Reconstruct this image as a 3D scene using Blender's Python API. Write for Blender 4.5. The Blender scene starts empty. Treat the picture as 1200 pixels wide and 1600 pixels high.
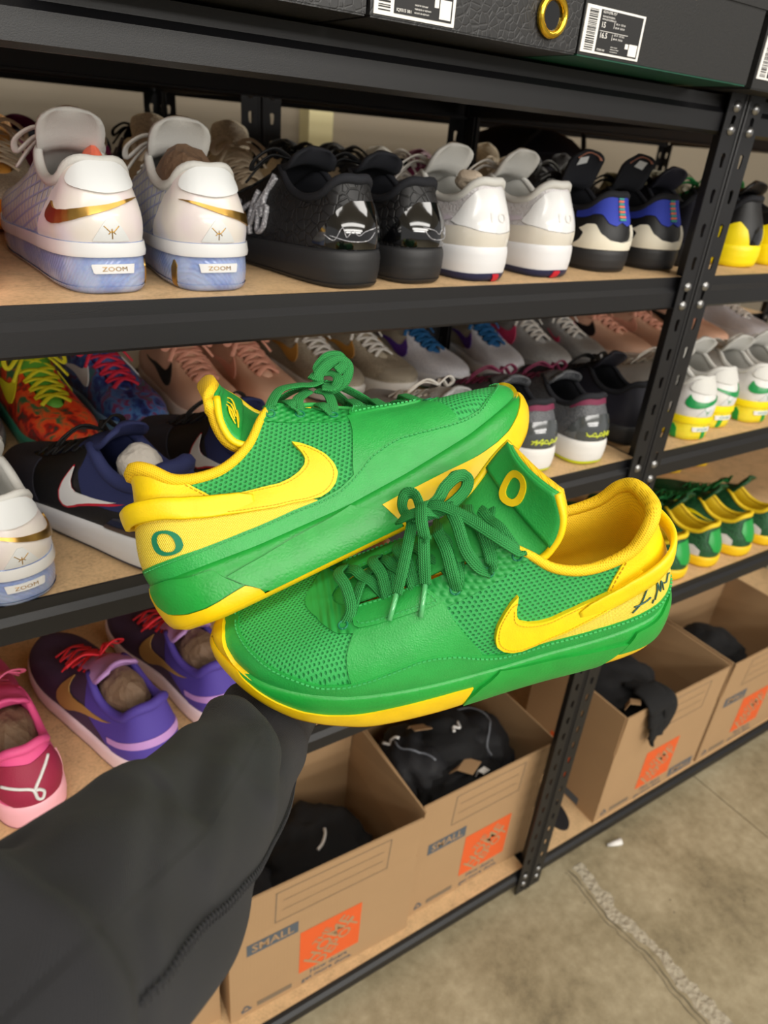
import bpy, math, random
import numpy as np
from mathutils import Vector, Matrix, geometry
from mathutils.bvhtree import BVHTree
random.seed(7); np.random.seed(7)
scene = bpy.context.scene
C = scene.collection

# ------------------------------------------------------------------ camera
EYE = np.array([0.0, 0.0, 1.65])
FPX = 1110.0                                   # focal length in pixels of the 1200 x 1600 frame
# rows: world x (along the racks), y (into the racks), z (up) in camera axes (right, down, forward)
RW = np.array([[0.84107726, -0.19381128, 0.50500122],
               [-0.53477502, -0.43820839, 0.72248812],
               [0.08126943, -0.87773037, -0.47221254]])
cam = bpy.data.cameras.new('camera')
cam.sensor_fit = 'VERTICAL'; cam.sensor_height = 24.0
cam.lens = FPX / 1600.0 * 24.0
cam.clip_start = 0.01; cam.clip_end = 60
cam.dof.use_dof = True; cam.dof.focus_distance = 0.53; cam.dof.aperture_fstop = 5.6
camo = bpy.data.objects.new('camera', cam); C.objects.link(camo)
camo.matrix_world = Matrix(((RW[0,0], -RW[0,1], -RW[0,2], EYE[0]),
                            (RW[1,0], -RW[1,1], -RW[1,2], EYE[1]),
                            (RW[2,0], -RW[2,1], -RW[2,2], EYE[2]), (0,0,0,1)))
scene.camera = camo

# ------------------------------------------------------------------ light
wld = bpy.data.worlds.new('world'); scene.world = wld; wld.use_nodes = True
wld.node_tree.nodes['Background'].inputs[0].default_value = (1.0, 0.97, 0.93, 1)
wld.node_tree.nodes['Background'].inputs[1].default_value = 0.45
def area(name, loc, target, sx, sy, power, col):
    l = bpy.data.lights.new(name, 'AREA'); l.shape = 'RECTANGLE'; l.size = sx; l.size_y = sy
    l.energy = power; l.color = col
    o = bpy.data.objects.new(name, l); C.objects.link(o); o.location = loc
    o.rotation_euler = (Vector(target) - Vector(loc)).to_track_quat('-Z', 'Y').to_euler()
    return o
# rows of LED battens on the ceiling: over this aisle, and over the aisle beyond the racks; rows behind the camera are unseen, added as frontal fill
area('batten_and_fill_light', (.6,-.70,3.3), (.6,-.55,0), 5.0, .5, 60, (1.0,.965,.91))
area('batten_and_fill_light', (.6,-3.0,3.3), (.6,-1.5,.8), 6.0, .5, 95, (1.0,.965,.91))  # this row and the two after it: added fill reaching deep between the shelves
area('batten_and_fill_light', (.6,-5.6,3.3), (.6,-2.0,1.2), 7.0, .5, 165, (1.0,.965,.91))
area('batten_and_fill_light', (.6,-8.4,3.3), (.6,-2.0,1.2), 8.0, .5, 255, (1.0,.965,.91))
area('batten_and_fill_light', (2.9,2.22,3.3), (2.9,2.22,0), 2.6, .2, 55, (1.0,.95,.84))
vs = scene.view_settings
vs.view_transform = 'Standard'; vs.look = 'None'; vs.gamma = 1.0; vs.use_curve_mapping = False
vs.exposure = -0.06
# ------------------------------------------------------------------ materials
MATS = {}
def _nt(name):
    m = bpy.data.materials.new(name); m.use_nodes = True
    nt = m.node_tree; b = nt.nodes['Principled BSDF']
    return m, nt, b
class NB:
    """small node-expression helper"""
    def __init__(self, nt): self.nt = nt
    def n(self, t, **kw):
        x = self.nt.nodes.new(t)
        for k, v in kw.items(): setattr(x, k, v)
        return x
    def link(self, a, b): self.nt.links.new(a, b)
    def m(self, op, a, b=None, c=None, clamp=False):
        x = self.n('ShaderNodeMath', operation=op); x.use_clamp = clamp
        for i, v in enumerate((a, b, c)):
            if v is None: continue
            if isinstance(v, (int, float)): x.inputs[i].default_value = v
            else: self.link(v, x.inputs[i])
        return x.outputs[0]
    def mix(self, fac, a, b):
        x = self.n('ShaderNodeMix', data_type='RGBA')
        for s, v in ((x.inputs[0], fac), (x.inputs[6], a), (x.inputs[7], b)):
            if isinstance(v, (int, float)): s.default_value = v
            elif isinstance(v, tuple): s.default_value = (v + (1,))[:4]
            else: self.link(v, s)
        return x.outputs[2]
    def coord(self, kind='Object'):
        return self.n('ShaderNodeTexCoord').outputs[kind]
    def sep(self, v):
        x = self.n('ShaderNodeSeparateXYZ'); self.link(v, x.inputs[0]); return x.outputs
    def noise(self, v, scale, detail=3, rough=0.5):
        x = self.n('ShaderNodeTexNoise'); self.link(v, x.inputs['Vector'])
        x.inputs['Scale'].default_value = scale; x.inputs['Detail'].default_value = detail; x.inputs['Roughness'].default_value = rough
        return x.outputs[0]
    def noisecol(self, v, scale, detail=3):
        x = self.n('ShaderNodeTexNoise'); self.link(v, x.inputs['Vector'])
        x.inputs['Scale'].default_value = scale; x.inputs['Detail'].default_value = detail
        return x.outputs[1]
    def voronoi(self, v, scale, feature='F1', out=0):
        x = self.n('ShaderNodeTexVoronoi', feature=feature); self.link(v, x.inputs['Vector'])
        x.inputs['Scale'].default_value = scale
        return x.outputs[out]
    def ramp(self, v, stops):
        x = self.n('ShaderNodeValToRGB'); self.link(v, x.inputs[0])
        el = x.color_ramp.elements
        while len(el) < len(stops): el.new(0.5)
        for e, (p, c) in zip(el, stops):
            e.position = p; e.color = (c + (1,))[:4] if isinstance(c, tuple) else (c, c, c, 1)
        return x.outputs[0]
    def step(self, v, lo, hi):
        x = self.n('ShaderNodeMapRange', interpolation_type='SMOOTHSTEP'); self.link(v, x.inputs[0])
        x.inputs[1].default_value = lo; x.inputs[2].default_value = hi
        return x.outputs[0]
    def bump(self, h, dist, strength, b):
        x = self.n('ShaderNodeBump'); self.link(h, x.inputs['Height'])
        x.inputs['Distance'].default_value = dist; x.inputs['Strength'].default_value = strength
        self.link(x.outputs[0], b.inputs['Normal'])
def srgb(r, g, b):
    f = lambda c: (c/255/12.92) if c/255 <= 0.04045 else ((c/255+0.055)/1.055)**2.4
    return (f(r), f(g), f(b))
def mat(name, col=(.5,.5,.5), rough=0.55, kind='plain', col2=None, scale=1.0, metal=0.0, coat=0.0, axes='xz', strength=1.0, emit=None, trans=0.0, spec=None):
    if name in MATS: return MATS[name]
    m, nt, b = _nt(name); N = NB(nt); MATS[name] = m
    c4 = tuple(col) + (1,)
    b.inputs['Base Color'].default_value = c4; b.inputs['Roughness'].default_value = rough
    b.inputs['Metallic'].default_value = metal
    if coat: b.inputs['Coat Weight'].default_value = coat; b.inputs['Coat Roughness'].default_value = 0.08
    if spec is not None: b.inputs['Specular IOR Level'].default_value = spec
    if trans: b.inputs['Transmission Weight'].default_value = trans
    dark = tuple(x*0.35 for x in col)
    col2 = col2 or dark
    if kind == 'leather':
        v = N.coord(); h = N.m('ADD', N.voronoi(v, 520*scale, 'DISTANCE_TO_EDGE'), N.m('MULTIPLY', N.noise(v, 260*scale, 4), 0.8))
        N.bump(h, 0.0008, 0.35*strength, b)
        N.link(N.mix(N.step(N.noise(v, 60, 3), .3, .7), tuple(col), tuple(x*0.9 for x in col)), b.inputs['Base Color'])
    elif kind in ('mesh', 'hole'):
        s = N.sep(N.coord()); ix = {'x':0,'y':1,'z':2}
        pu, pv = (0.0052/scale, 0.0036/scale)
        u = N.m('DIVIDE', s[ix[axes[0]]], pu); w = N.m('DIVIDE', s[ix[axes[1]]], pv)
        row = N.m('FLOOR', w); odd = N.m('MULTIPLY', N.m('FLOORED_MODULO', row, 2.0), 0.5)
        fu = N.m('SUBTRACT', N.m('FRACT', N.m('ADD', u, odd)), 0.5); fw = N.m('SUBTRACT', N.m('FRACT', w), 0.5)
        d = N.m('SQRT', N.m('ADD', N.m('MULTIPLY', N.m('MULTIPLY', fu, fu), 1.3), N.m('MULTIPLY', fw, fw)))
        k = N.step(d, 0.12, 0.42)
        N.link(N.mix(k, tuple(col2), tuple(col)), b.inputs['Base Color'])
        nz = N.noise(N.coord(), 1400, 2)
        N.bump(N.m('ADD', k, N.m('MULTIPLY', nz, 0.35)), 0.0014, 0.7*strength, b)
    elif kind == 'knit':
        v = N.coord(); vo = N.voronoi(v, 330*scale)
        N.link(N.mix(N.step(vo, .2, .75), tuple(col), tuple(col2)), b.inputs['Base Color'])
        N.bump(N.m('SUBTRACT', 1.0, vo), 0.0015, 0.6*strength, b)
    elif kind == 'dots':      # raised dot grid (embossed eyestay)
        s = N.sep(N.coord()); ix = {'x':0,'y':1,'z':2}
        u = N.m('DIVIDE', s[ix[axes[0]]], 0.0058/scale); w = N.m('DIVIDE', s[ix[axes[1]]], 0.0036/scale)
        odd = N.m('MULTIPLY', N.m('FLOORED_MODULO', N.m('FLOOR', w), 2.0), 0.5)
        fu = N.m('SUBTRACT', N.m('FRACT', N.m('ADD', u, odd)), 0.5); fw = N.m('SUBTRACT', N.m('FRACT', w), 0.5)
        d = N.m('SQRT', N.m('ADD', N.m('MULTIPLY', fu, fu), N.m('MULTIPLY', fw, fw)))
        N.bump(N.m('SUBTRACT', 1.0, N.step(d, .05, .5)), 0.0018, 0.55*strength, b)
    elif kind == 'braid':     # uv: x along lace (m), y across (m)
        s = N.sep(N.coord('UV'))
        a = N.m('SINE', N.m('MULTIPLY', s[1], 2*math.pi/0.00155)); 
        c = N.m('SINE', N.m('MULTIPLY', N.m('ADD', s[0], N.m('MULTIPLY', N.m('ABSOLUTE', s[1]), 0.9)), 2*math.pi/0.0017))
        h = N.m('ADD', N.m('MULTIPLY', a, 0.6), N.m('MULTIPLY', c, 0.5))
        N.bump(h, 0.0006, 0.65, b)
        N.link(N.mix(N.step(h, -.9, .6), tuple(x*.55 for x in col), tuple(col)), b.inputs['Base Color'])
    elif kind == 'twill':
        s = N.sep(N.coord('UV'))
        a = N.m('SINE', N.m('MULTIPLY', N.m('ADD', s[0], N.m('MULTIPLY', s[1], 0.7)), 2*math.pi/(0.0016/scale)))
        nz = N.noise(N.coord(), 900, 3)
        h = N.m('ADD', a, N.m('MULTIPLY', nz, 1.2))
        N.bump(h, 0.0005, 0.5*strength, b)
        big = N.noise(N.coord(), 14, 3)
        N.link(N.mix(N.step(N.m('ADD', h, big), 0.0, 2.2), tuple(x*.72 for x in col), tuple(x*1.25 for x in col)), b.inputs['Base Color'])
        b.inputs['Sheen Weight'].default_value = 0.04
    elif kind == 'cloth':
        v = N.coord(); N.bump(N.noise(v, 700*scale, 3), 0.0008, 0.5*strength, b)
    elif kind == 'paper':
        v = N.coord(); vo = N.voronoi(v, 38*scale); N.bump(N.m('ADD', vo, N.noise(v, 60*scale, 3)), 0.006, 0.8, b)
        N.link(N.mix(N.noise(v, 40, 3), tuple(col), tuple(x*.7 for x in col)), b.inputs['Base Color'])
    elif kind == 'swirl':     # coloured marbling
        v = N.coord(); nc = N.noisecol(v, 22*scale, 3)
        add = N.n('ShaderNodeVectorMath', operation='MULTIPLY_ADD'); N.link(nc, add.inputs[0]); add.inputs[1].default_value = (.12,.12,.12); N.link(v, add.inputs[2])
        x = N.noise(add.outputs[0], 26*scale, 2)
        N.link(N.ramp(x, col2), b.inputs['Base Color'])
        N.bump(N.noise(v, 500, 2), 0.0006, 0.3, b)
    elif kind == 'speckle':
        v = N.coord(); x = N.noise(v, 420*scale, 2)
        N.link(N.mix(N.step(x, .52, .6), tuple(col), tuple(col2)), b.inputs['Base Color'])
    elif kind == 'clear':     # cloudy see-through sole with marbling
        v = N.coord(); x = N.noise(v, 34*scale, 4)
        N.link(N.mix(N.step(x, .42, .62), tuple(col), tuple(col2)), b.inputs['Base Color'])
        b.inputs['Subsurface Weight'].default_value = 0.25; b.inputs['Subsurface Scale'].default_value = 0.01
        w = N.n('ShaderNodeTexWave', wave_type='BANDS', bands_direction='DIAGONAL'); N.link(v, w.inputs[0]); w.inputs['Scale'].default_value = 110; w.inputs['Distortion'].default_value = 3
        N.bump(w.outputs[1], 0.001, 0.25, b)
    elif kind == 'pearl':
        b.inputs['Sheen Weight'].default_value = 0.2
        v = N.coord(); x = N.noise(v, 14, 2)
        N.link(N.ramp(x, [(0.3, srgb(216,198,208)), (.5, srgb(222,215,206)), (.7, srgb(208,206,222))]), b.inputs['Base Color'])
    elif kind == 'croc':
        v = N.coord(); e = N.voronoi(v, 95*scale, 'DISTANCE_TO_EDGE')
        k = N.step(e, .02, .12)
        N.link(N.mix(k, tuple(col2), tuple(col)), b.inputs['Base Color'])
        N.bump(k, 0.0012, 0.6*strength, b)
    elif kind == 'plates':    # pale quilt of glossy squares
        s = N.sep(N.coord())
        fu = N.m('ABSOLUTE', N.m('SUBTRACT', N.m('FRACT', N.m('DIVIDE', s[0], 0.013)), .5)); fw = N.m('ABSOLUTE', N.m('SUBTRACT', N.m('FRACT', N.m('DIVIDE', N.m('ADD', s[2], N.m('MULTIPLY', s[0], .3)), 0.011)), .5))
        k = N.step(N.m('MAXIMUM', fu, fw), .36, .44)
        N.link(N.mix(k, tuple(col), tuple(col2)), b.inputs['Base Color']); N.bump(N.m('SUBTRACT', 1.0, k), 0.002, .6, b)
    elif kind == 'stitchtex':
        v = N.coord(); N.bump(N.noise(v, 900, 2), 0.0008, .6, b)
    elif kind == 'cardboard':
        v = N.coord(); n1 = N.noise(v, 7, 4); s = N.sep(v)
        wv = N.m('SINE', N.m('MULTIPLY', s[0], 2*math.pi/0.007))
        N.link(N.mix(n1, tuple(x*.93 for x in col), tuple(x*1.07 for x in col)), b.inputs['Base Color'])
        N.bump(N.m('ADD', N.m('MULTIPLY', wv, .12), N.noise(v, 160, 3)), 0.0008, .25, b)
    elif kind == 'board':     # particle board
        v = N.coord(); n1 = N.noise(v, 240, 3); n2 = N.noise(v, 40, 4)
        x = N.m('ADD', N.m('MULTIPLY', n1, .6), N.m('MULTIPLY', n2, .5))
        N.link(N.ramp(x, [(.35, tuple(c*.72 for c in col)), (.55, tuple(col)), (.8, tuple(min(1, c*1.2) for c in col))]), b.inputs['Base Color'])
        N.bump(n1, 0.0008, .3, b)
    elif kind == 'powder':    # powder-coated steel
        v = N.coord(); N.bump(N.noise(v, 900, 3), 0.0005, .22, b)
    elif kind == 'concrete':
        v = N.coord(); n1 = N.noise(v, 3.2, 6, .62); n2 = N.noise(v, 38, 5, .6); n3 = N.noise(v, 300, 3)
        x = N.m('ADD', N.m('MULTIPLY', n1, .62), N.m('ADD', N.m('MULTIPLY', n2, .28), N.m('MULTIPLY', n3, .12)))
        cr = N.ramp(x, [(.34, srgb(106,96,74)), (.47, srgb(146,134,106)), (.60, srgb(172,160,132)), (.76, srgb(194,182,158))])
        pit = N.step(N.voronoi(v, 16), .02, .05)
        N.link(N.mix(pit, srgb(92,84,70), cr), b.inputs['Base Color'])
        N.bump(x, 0.004, .25, b)
    elif kind == 'paint':
        v = N.coord(); n1 = N.noise(v, 2.5, 4)
        N.link(N.mix(n1, tuple(x*.94 for x in col), tuple(x*1.05 for x in col)), b.inputs['Base Color'])
        N.bump(N.noise(v, 260, 3), .0008, .3, b)
    elif kind == 'weave':
        s = N.sep(N.coord())
        a = N.m('SINE', N.m('MULTIPLY', N.m('ADD', s[0], s[2]), 2*math.pi/.0022)); c = N.m('SINE', N.m('MULTIPLY', N.m('SUBTRACT', s[0], s[2]), 2*math.pi/.0022))
        h = N.m('MULTIPLY', a, c)
        N.link(N.mix(N.step(h, -.6, .8), tuple(col), tuple(col2)), b.inputs['Base Color']); N.bump(h, .0008, .5*strength, b)
    if emit:
        b.inputs['Emission Color'].default_value = tuple(emit) + (1,); b.inputs['Emission Strength'].default_value = 1
    return m

# ------------------------------------------------------------------ mesh helpers
def mesh(name, verts, faces, mats, fmat=None, smooth=True, uv=None):
    me = bpy.data.meshes.new(name)
    me.from_pydata([tuple(map(float, v)) for v in verts], [], [tuple(int(i) for i in f) for f in faces])
    if not isinstance(mats, (list, tuple)): mats = [mats]
    for m in mats: me.materials.append(m)
    if fmat is not None: me.polygons.foreach_set('material_index', np.asarray(fmat, dtype=np.int32))
    me.polygons.foreach_set('use_smooth', np.full(len(me.polygons), smooth, dtype=bool))
    if uv is not None:
        l = me.uv_layers.new(name='UVMap'); idx = np.empty(len(me.loops), dtype=np.int32); me.loops.foreach_get('vertex_index', idx)
        l.data.foreach_set('uv', np.asarray(uv, dtype=np.float32)[idx].ravel())
    me.update(); return me
def obj(name, me, parent=None, **props):
    o = bpy.data.objects.new(name, me); C.objects.link(o)
    if parent is not None: o.parent = parent
    for k, v in props.items(): o[k] = v
    return o
def tag(o, label, cat, group=None):
    o['label'] = label; o['category'] = cat
    if group: o['group'] = group
    return o
def empty(name, label=None, cat=None, group=None, mw=None):
    o = bpy.data.objects.new(name, None); C.objects.link(o); o.empty_display_size = 0.05
    if label: tag(o, label, cat, group)
    if mw is not None: o.matrix_world = mw
    return o
def copy_tree(o, parent=None):
    c = o.copy(); C.objects.link(c)
    if parent is not None: c.parent = parent
    for ch in list(o.children): copy_tree(ch, c)
    return c
class MB:
    """collects simple solids into one mesh"""
    def __init__(self): self.v = []; self.f = []; self.fm = []; self.n = 0
    def add(self, v, f, m=0):
        v = np.asarray(v, float).reshape(-1, 3)
        self.v.append(v); self.f += [tuple(i + self.n for i in q) for q in f]; self.fm += [m]*len(f); self.n += len(v); return self
    def box(self, lo, hi, m=0):
        (a,b,c),(d,e,g) = lo, hi
        return self.add([(a,b,c),(d,b,c),(d,e,c),(a,e,c),(a,b,g),(d,b,g),(d,e,g),(a,e,g)],
                 [(0,3,2,1),(4,5,6,7),(0,1,5,4),(1,2,6,5),(2,3,7,6),(3,0,4,7)], m)
    def tube(self, path, r, n=8, m=0, caps=True):
        path = np.asarray(path, float); r = np.broadcast_to(r, (len(path),))
        T = np.gradient(path, axis=0); T /= np.linalg.norm(T, axis=1)[:,None] + 1e-12
        up = np.array([0,0,1.]) if abs(T[0][2]) < .9 else np.array([0,1.,0])
        vs = []
        for i in range(len(path)):
            u = up - T[i]*(up@T[i]); u /= np.linalg.norm(u)+1e-12; w = np.cross(T[i], u); up = u
            for j in range(n):
                a = 2*math.pi*j/n; vs.append(path[i] + r[i]*(math.cos(a)*u + math.sin(a)*w))
        f = [(i*n+j, (i+1)*n+j, (i+1)*n+(j+1)%n, i*n+(j+1)%n) for i in range(len(path)-1) for j in range(n)]
        if caps: f += [tuple(range(n)), tuple(range((len(path)-1)*n, len(path)*n))[::-1]]
        return self.add(vs, f, m)
    def mesh(self, name, mats, smooth=False):
        return mesh(name, np.concatenate(self.v), self.f, mats, self.fm, smooth)
def cr(pts, n, closed=False):
    """Catmull-Rom through pts, n samples"""
    P = np.asarray(pts, float); K = len(P)
    if closed:
        t = np.arange(n)*K/n; i = t.astype(int); u = (t-i)[:,None]
        p0,p1,p2,p3 = P[(i-1)%K],P[i%K],P[(i+1)%K],P[(i+2)%K]
    else:
        t = np.linspace(0, K-1, n); i = np.minimum(t.astype(int), K-2); u = (t-i)[:,None]
        p1,p2 = P[i],P[i+1]
        p0 = np.where((i>0)[:,None], P[np.maximum(i-1,0)], 2*p1-p2); p3 = np.where((i<K-2)[:,None], P[np.minimum(i+2,K-1)], 2*p2-p1)
    return .5*(2*p1+(p2-p0)*u+(2*p0-5*p1+4*p2-p3)*u**2+(3*p1-p0-3*p2+p3)*u**3)
def resamp(P, step):
    P = np.asarray(P, float); d = np.r_[0, np.cumsum(np.linalg.norm(np.diff(P, axis=0), axis=1))]
    n = max(2, int(d[-1]/step)+1); t = np.linspace(0, d[-1], n)
    return np.stack([np.interp(t, d, P[:,k]) for k in range(P.shape[1])], 1)
def ribbon(path, up, w, th, n=None, round_=True):
    """flat lace swept along path; up = surface normals (one or per point) -> verts, faces, uv"""
    path = np.asarray(path, float); U = np.asarray(up, float)
    if n:
        if U.ndim == 2: U = cr(U, n)
        path = cr(path, n)
    if U.ndim == 1: U = np.tile(U, (len(path),1))
    T = np.gradient(path, axis=0); T /= np.linalg.norm(T, axis=1)[:,None]+1e-12
    U = U - T*(U*T).sum(1)[:,None]; U /= np.linalg.norm(U, axis=1)[:,None]+1e-12
    W = np.cross(T, U); w = np.broadcast_to(w, (len(path),))[:,None]; th = np.broadcast_to(th, (len(path),))[:,None]
    prof = [(-.5,0),(-.42,.42),(-.15,.5),(.15,.5),(.42,.42),(.5,0),(.42,-.42),(.15,-.5),(-.15,-.5),(-.42,-.42)]
    vs = np.stack([path + W*w*a + U*th*b for a,b in prof], 1); k = len(prof); L = len(path)
    d = np.r_[0, np.cumsum(np.linalg.norm(np.diff(path, axis=0), axis=1))]
    uv = np.stack([np.repeat(d, k), np.tile([a for a,b in prof], L)*np.repeat(w[:,0], k)], 1)
    f = [(i*k+j, i*k+(j+1)%k, (i+1)*k+(j+1)%k, (i+1)*k+j) for i in range(L-1) for j in range(k)]
    f += [tuple(range(k))[::-1], tuple(range((L-1)*k, L*k))]
    return vs.reshape(-1,3), f, uv
class RB:
    """several ribbons in one mesh with uv"""
    def __init__(self): self.v=[]; self.f=[]; self.uv=[]; self.n=0
    def add(self, path, up, w, th, n=None):
        v,f,uv = ribbon(path, up, w, th, n); self.v.append(v); self.uv.append(uv); self.f += [tuple(i+self.n for i in q) for q in f]; self.n += len(v); return self
    def mesh(self, name, m): return mesh(name, np.concatenate(self.v), self.f, m, None, True, np.concatenate(self.uv))
# ------------------------------------------------------------------ shoes
# local axes of a shoe: x heel -> toe, y outer (lateral) side positive, z up; millimetres in the tables, metres in the meshes
# key ribs k = 0 (heel) .. 14 (toe): foot outline x, y lateral, y medial | opening edge x, y lateral, y medial, z
RIBS = np.array([
 (  8,  0,   0,  29,  0,   0, 111),
 ( 13, 20, -19,  32, 15, -15, 112),
 ( 28, 35, -33,  40, 25, -25, 105),
 ( 52, 42, -38,  54, 30, -30,  90),
 ( 85, 45, -39,  82, 33, -32,  84),
 (118, 47, -38, 108, 34, -33,  92),
 (148, 50, -38, 128, 31, -31, 108),
 (172, 53, -41, 143, 26, -27, 113),
 (200, 56, -46, 168, 22, -24,  98),
 (230, 58, -51, 195, 20, -22,  86),
 (262, 57, -52, 222, 18, -20,  75),
 (292, 51, -50, 243, 14, -16,  69),
 (318, 38, -41, 254,  8, -10,  66),
 (336, 18, -26, 258,  3,  -5,  65),
 (347, -6,  -6, 259, -1,  -1,  65)], float)
WV = np.array([0,0,0,0,0,0,.12,.35,.6,.8,.92,1,1,1,1])
class Last:
    """one shoe shape: parametric upper S(k, s) and sole wall W(k, h), k in [-14, 14] (negative = medial)"""
    def __init__(self, N=112, M=22, ribs=None, zs=None, zb=None, collar=0, toe=1.0, soleflare=1.0, rings=None, bulge=5.0, heelbulge=0.0, toeflare=0.0):
        R_ = (RIBS if ribs is None else ribs).copy()
        if collar: R_[:8,6] += np.array([1,1,1,.9,.8,.7,.6,.5])*collar
        lat = R_[:, [0,1,3,4,6]]; med = R_[:, [0,2,3,5,6]]
        loop = np.concatenate([lat, med[13:0:-1]])                 # 28 keys round
        wv = np.concatenate([WV, WV[13:0:-1]])[:,None]
        L = cr(np.concatenate([loop, wv], 1), N, True)
        self.N, self.M = N, M; self.k = np.arange(N)*28.0/N
        zs = zs if zs is not None else ([0,30,80,150,200,260,310,345], [31,28,23,20,22,27,36,43])
        zb = zb if zb is not None else ([0,12,40,80,150,200,250,300,347], [0,-7,-10,-11,-12.5,-14,-13,-1,20])
        self.zs = lambda x: np.interp(x, *zs); self.zb = lambda x: np.interp(x, *zb)
        # smooth the piecewise tables a little
        F = np.stack([L[:,0], L[:,1], self.zs(L[:,0])], 1); O = np.stack([L[:,2], L[:,3], L[:,4]], 1)
        F[:,2] = (np.roll(F[:,2],1)+F[:,2]*2+np.roll(F[:,2],-1))/4
        wv = np.clip(L[:,5:6], 0, 1)
        T = np.roll(F,-1,0)-np.roll(F,1,0); out = np.stack([-T[:,1]*0+T[:,1]*0, T[:,0]*0, T[:,0]*0],1)
        out[:,0] = -T[:,1]; out[:,1] = T[:,0]; out /= np.linalg.norm(out,axis=1)[:,None]+1e-9
        if (out[N//4]@np.array([0,1,0])) < 0: out = -out
        self.out = out; self.F = F; self.O = O
        h = (O[:,2]-F[:,2])[:,None]; Z = np.array([[0,0,1.]])
        hb = np.exp(-((np.minimum(self.k,28-self.k))/1.8)**2)[:,None]*heelbulge
        A1 = F + out*(bulge+hb) + Z*h*.40; A2 = O + out*(4+hb) - Z*h*.36
        dF = F-O; dF[:,2] = 0
        B1 = F + out*5*toe + Z*np.clip(h*.75, 14, 26)*toe; B2 = O + dF*.50 - Z*2*toe + Z*h*.0
        P1 = A1*(1-wv)+B1*wv; P2 = A2*(1-wv)+B2*wv
        s = np.linspace(0,1,M)[:,None,None]
        self.V = ((1-s)**3*F[None]+3*(1-s)**2*s*P1[None]+3*(1-s)*s*s*P2[None]+s**3*O[None])/1000.
        # sole wall: h = 1 top .. 0 bottom
        self.rings = rings or [(1.0,1.5),(.97,3.0),(.8,4.2),(.5,4.0),(.25,2.6),(.1,1.0),(.02,-1.5),(0,-4)]
        zb_ = self.zb(F[:,0]); zb_ = (np.roll(zb_,1)+zb_*2+np.roll(zb_,-1))/4
        hh = np.linspace(1,0,17); offs = np.interp(-hh, [-r[0] for r in self.rings], [r[1] for r in self.rings])
        self.hh = hh
        W = []
        for hv, of in zip(hh, offs):
            p = F + out*(of*soleflare+(toeflare*np.exp(-((14-np.minimum(self.k,28-self.k))/2.6)**2)*np.clip(hv*2.2,0.25,1))[:,None]); p[:,2] = zb_+(F[:,2]-zb_)*hv + (0 if hv<1 else .8); W.append(p)
        self.W = np.array(W)/1000.
    def _eval(self, G, k, t):
        """bilinear position on grid G[row, col], t in rows"""
        N = self.N; c = (np.asarray(k)%28)*N/28; i = np.floor(c).astype(int); u = (c-i)[...,None]; i0=i%N; i1=(i+1)%N
        t = np.clip(np.asarray(t), 0, G.shape[0]-1.000001); j = np.floor(t).astype(int); v = (t-j)[...,None]
        return (G[j,i0]*(1-u)+G[j,i1]*u)*(1-v)+(G[j+1,i0]*(1-u)+G[j+1,i1]*u)*v
    def S(self, k, s, off=0.0, surf='upper'):
        """point on the upper (s 0 sole .. 1 opening) or the sole wall (s 0 bottom .. 1 top), pushed out by off metres"""
        k = np.asarray(k,float); s = np.asarray(s,float)
        G = self.V if surf=='upper' else self.W[::-1]; r = G.shape[0]-1
        P = self._eval(G, k, s*r)
        e=.25; a = self._eval(G, k+e, s*r)-self._eval(G, k-e, s*r); b = self._eval(G, k, np.clip(s+.04,0,1)*r)-self._eval(G, k, np.clip(s-.04,0,1)*r)
        n = np.cross(b,a); n /= np.linalg.norm(n,axis=-1)[...,None]+1e-12
        return P+n*np.asarray(off)[...,None] if np.ndim(off) else P+n*off
    def normal(self, k, s, surf='upper'):
        return self.S(k,s,1.0,surf)-self.S(k,s,0.0,surf)
    # ---- meshes
    def upper_mesh(self, name, m, s0=0.0, fm=None, mats=None):
        V = self.V.reshape(-1,3); N,M = self.N,self.M
        f = [(j*N+i, (j+1)*N+i, (j+1)*N+(i+1)%N, j*N+(i+1)%N) for j in range(M-1) for i in range(N)]
        fmat = None
        if fm is not None:
            fmat = [fm(((i+.5)*28.0/N+14)%28-14, (j+.5)/(M-1)) for j in range(M-1) for i in range(N)]
        return mesh(name, V, f, mats or m, fmat)
    def lining_mesh(self, name, m, inset=6.0, depth=.75):
        """inner wall from the opening edge down to the footbed, with the footbed"""
        N = self.N; O = self.O; F = self.F; ctr = np.stack([F[:,0]*0+0, 0*F[:,0], 0*F[:,0]],1)
        rows = []
        fl = F + self.out*(-inset-2); fl[:,0] = np.clip(fl[:,0], 20, 285)
        fl[:,2] = F[:,2]*.35+ self.zs(150)*.65+4
        for t in (0,.08,.2,.4,.7,1):
            p = O*(1-t)+fl*t; w = (O-self.out*0)
            p = p - self.out*inset*np.sin(min(t/.2,1)*math.pi/2)*(1-t*.6)
            rows.append(p)
        V = np.concatenate(rows)/1000.; R = len(rows)
        f = [(j*N+i, (j+1)*N+i, (j+1)*N+(i+1)%N, j*N+(i+1)%N) for j in range(R-1) for i in range(N)]
        c = len(V); V = np.concatenate([V, [[.150,0,(self.zs(150)+4)/1000]]])
        f += [((R-1)*N+i, c, (R-1)*N+(i+1)%N) for i in range(N)]
        return mesh(name, V, f, m)
    def collar_mesh(self, name, m, r=4.0, k0=-7.0, k1=7.0, n=60, s=.985, rz=1.0):
        ks = np.linspace(k0,k1,n); P = self.S(ks, np.full(n,s), -.001)
        b = MB(); b.tube(P, np.interp(np.abs(ks), [0,5,7],[r*rz,r,r*.7])/1000., 8); return b.mesh(name, m, True)
    def rows_for(self, lo, hi):
        return [i for i,h in enumerate(self.hh) if lo-1e-6 <= h <= hi+1e-6]
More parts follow.
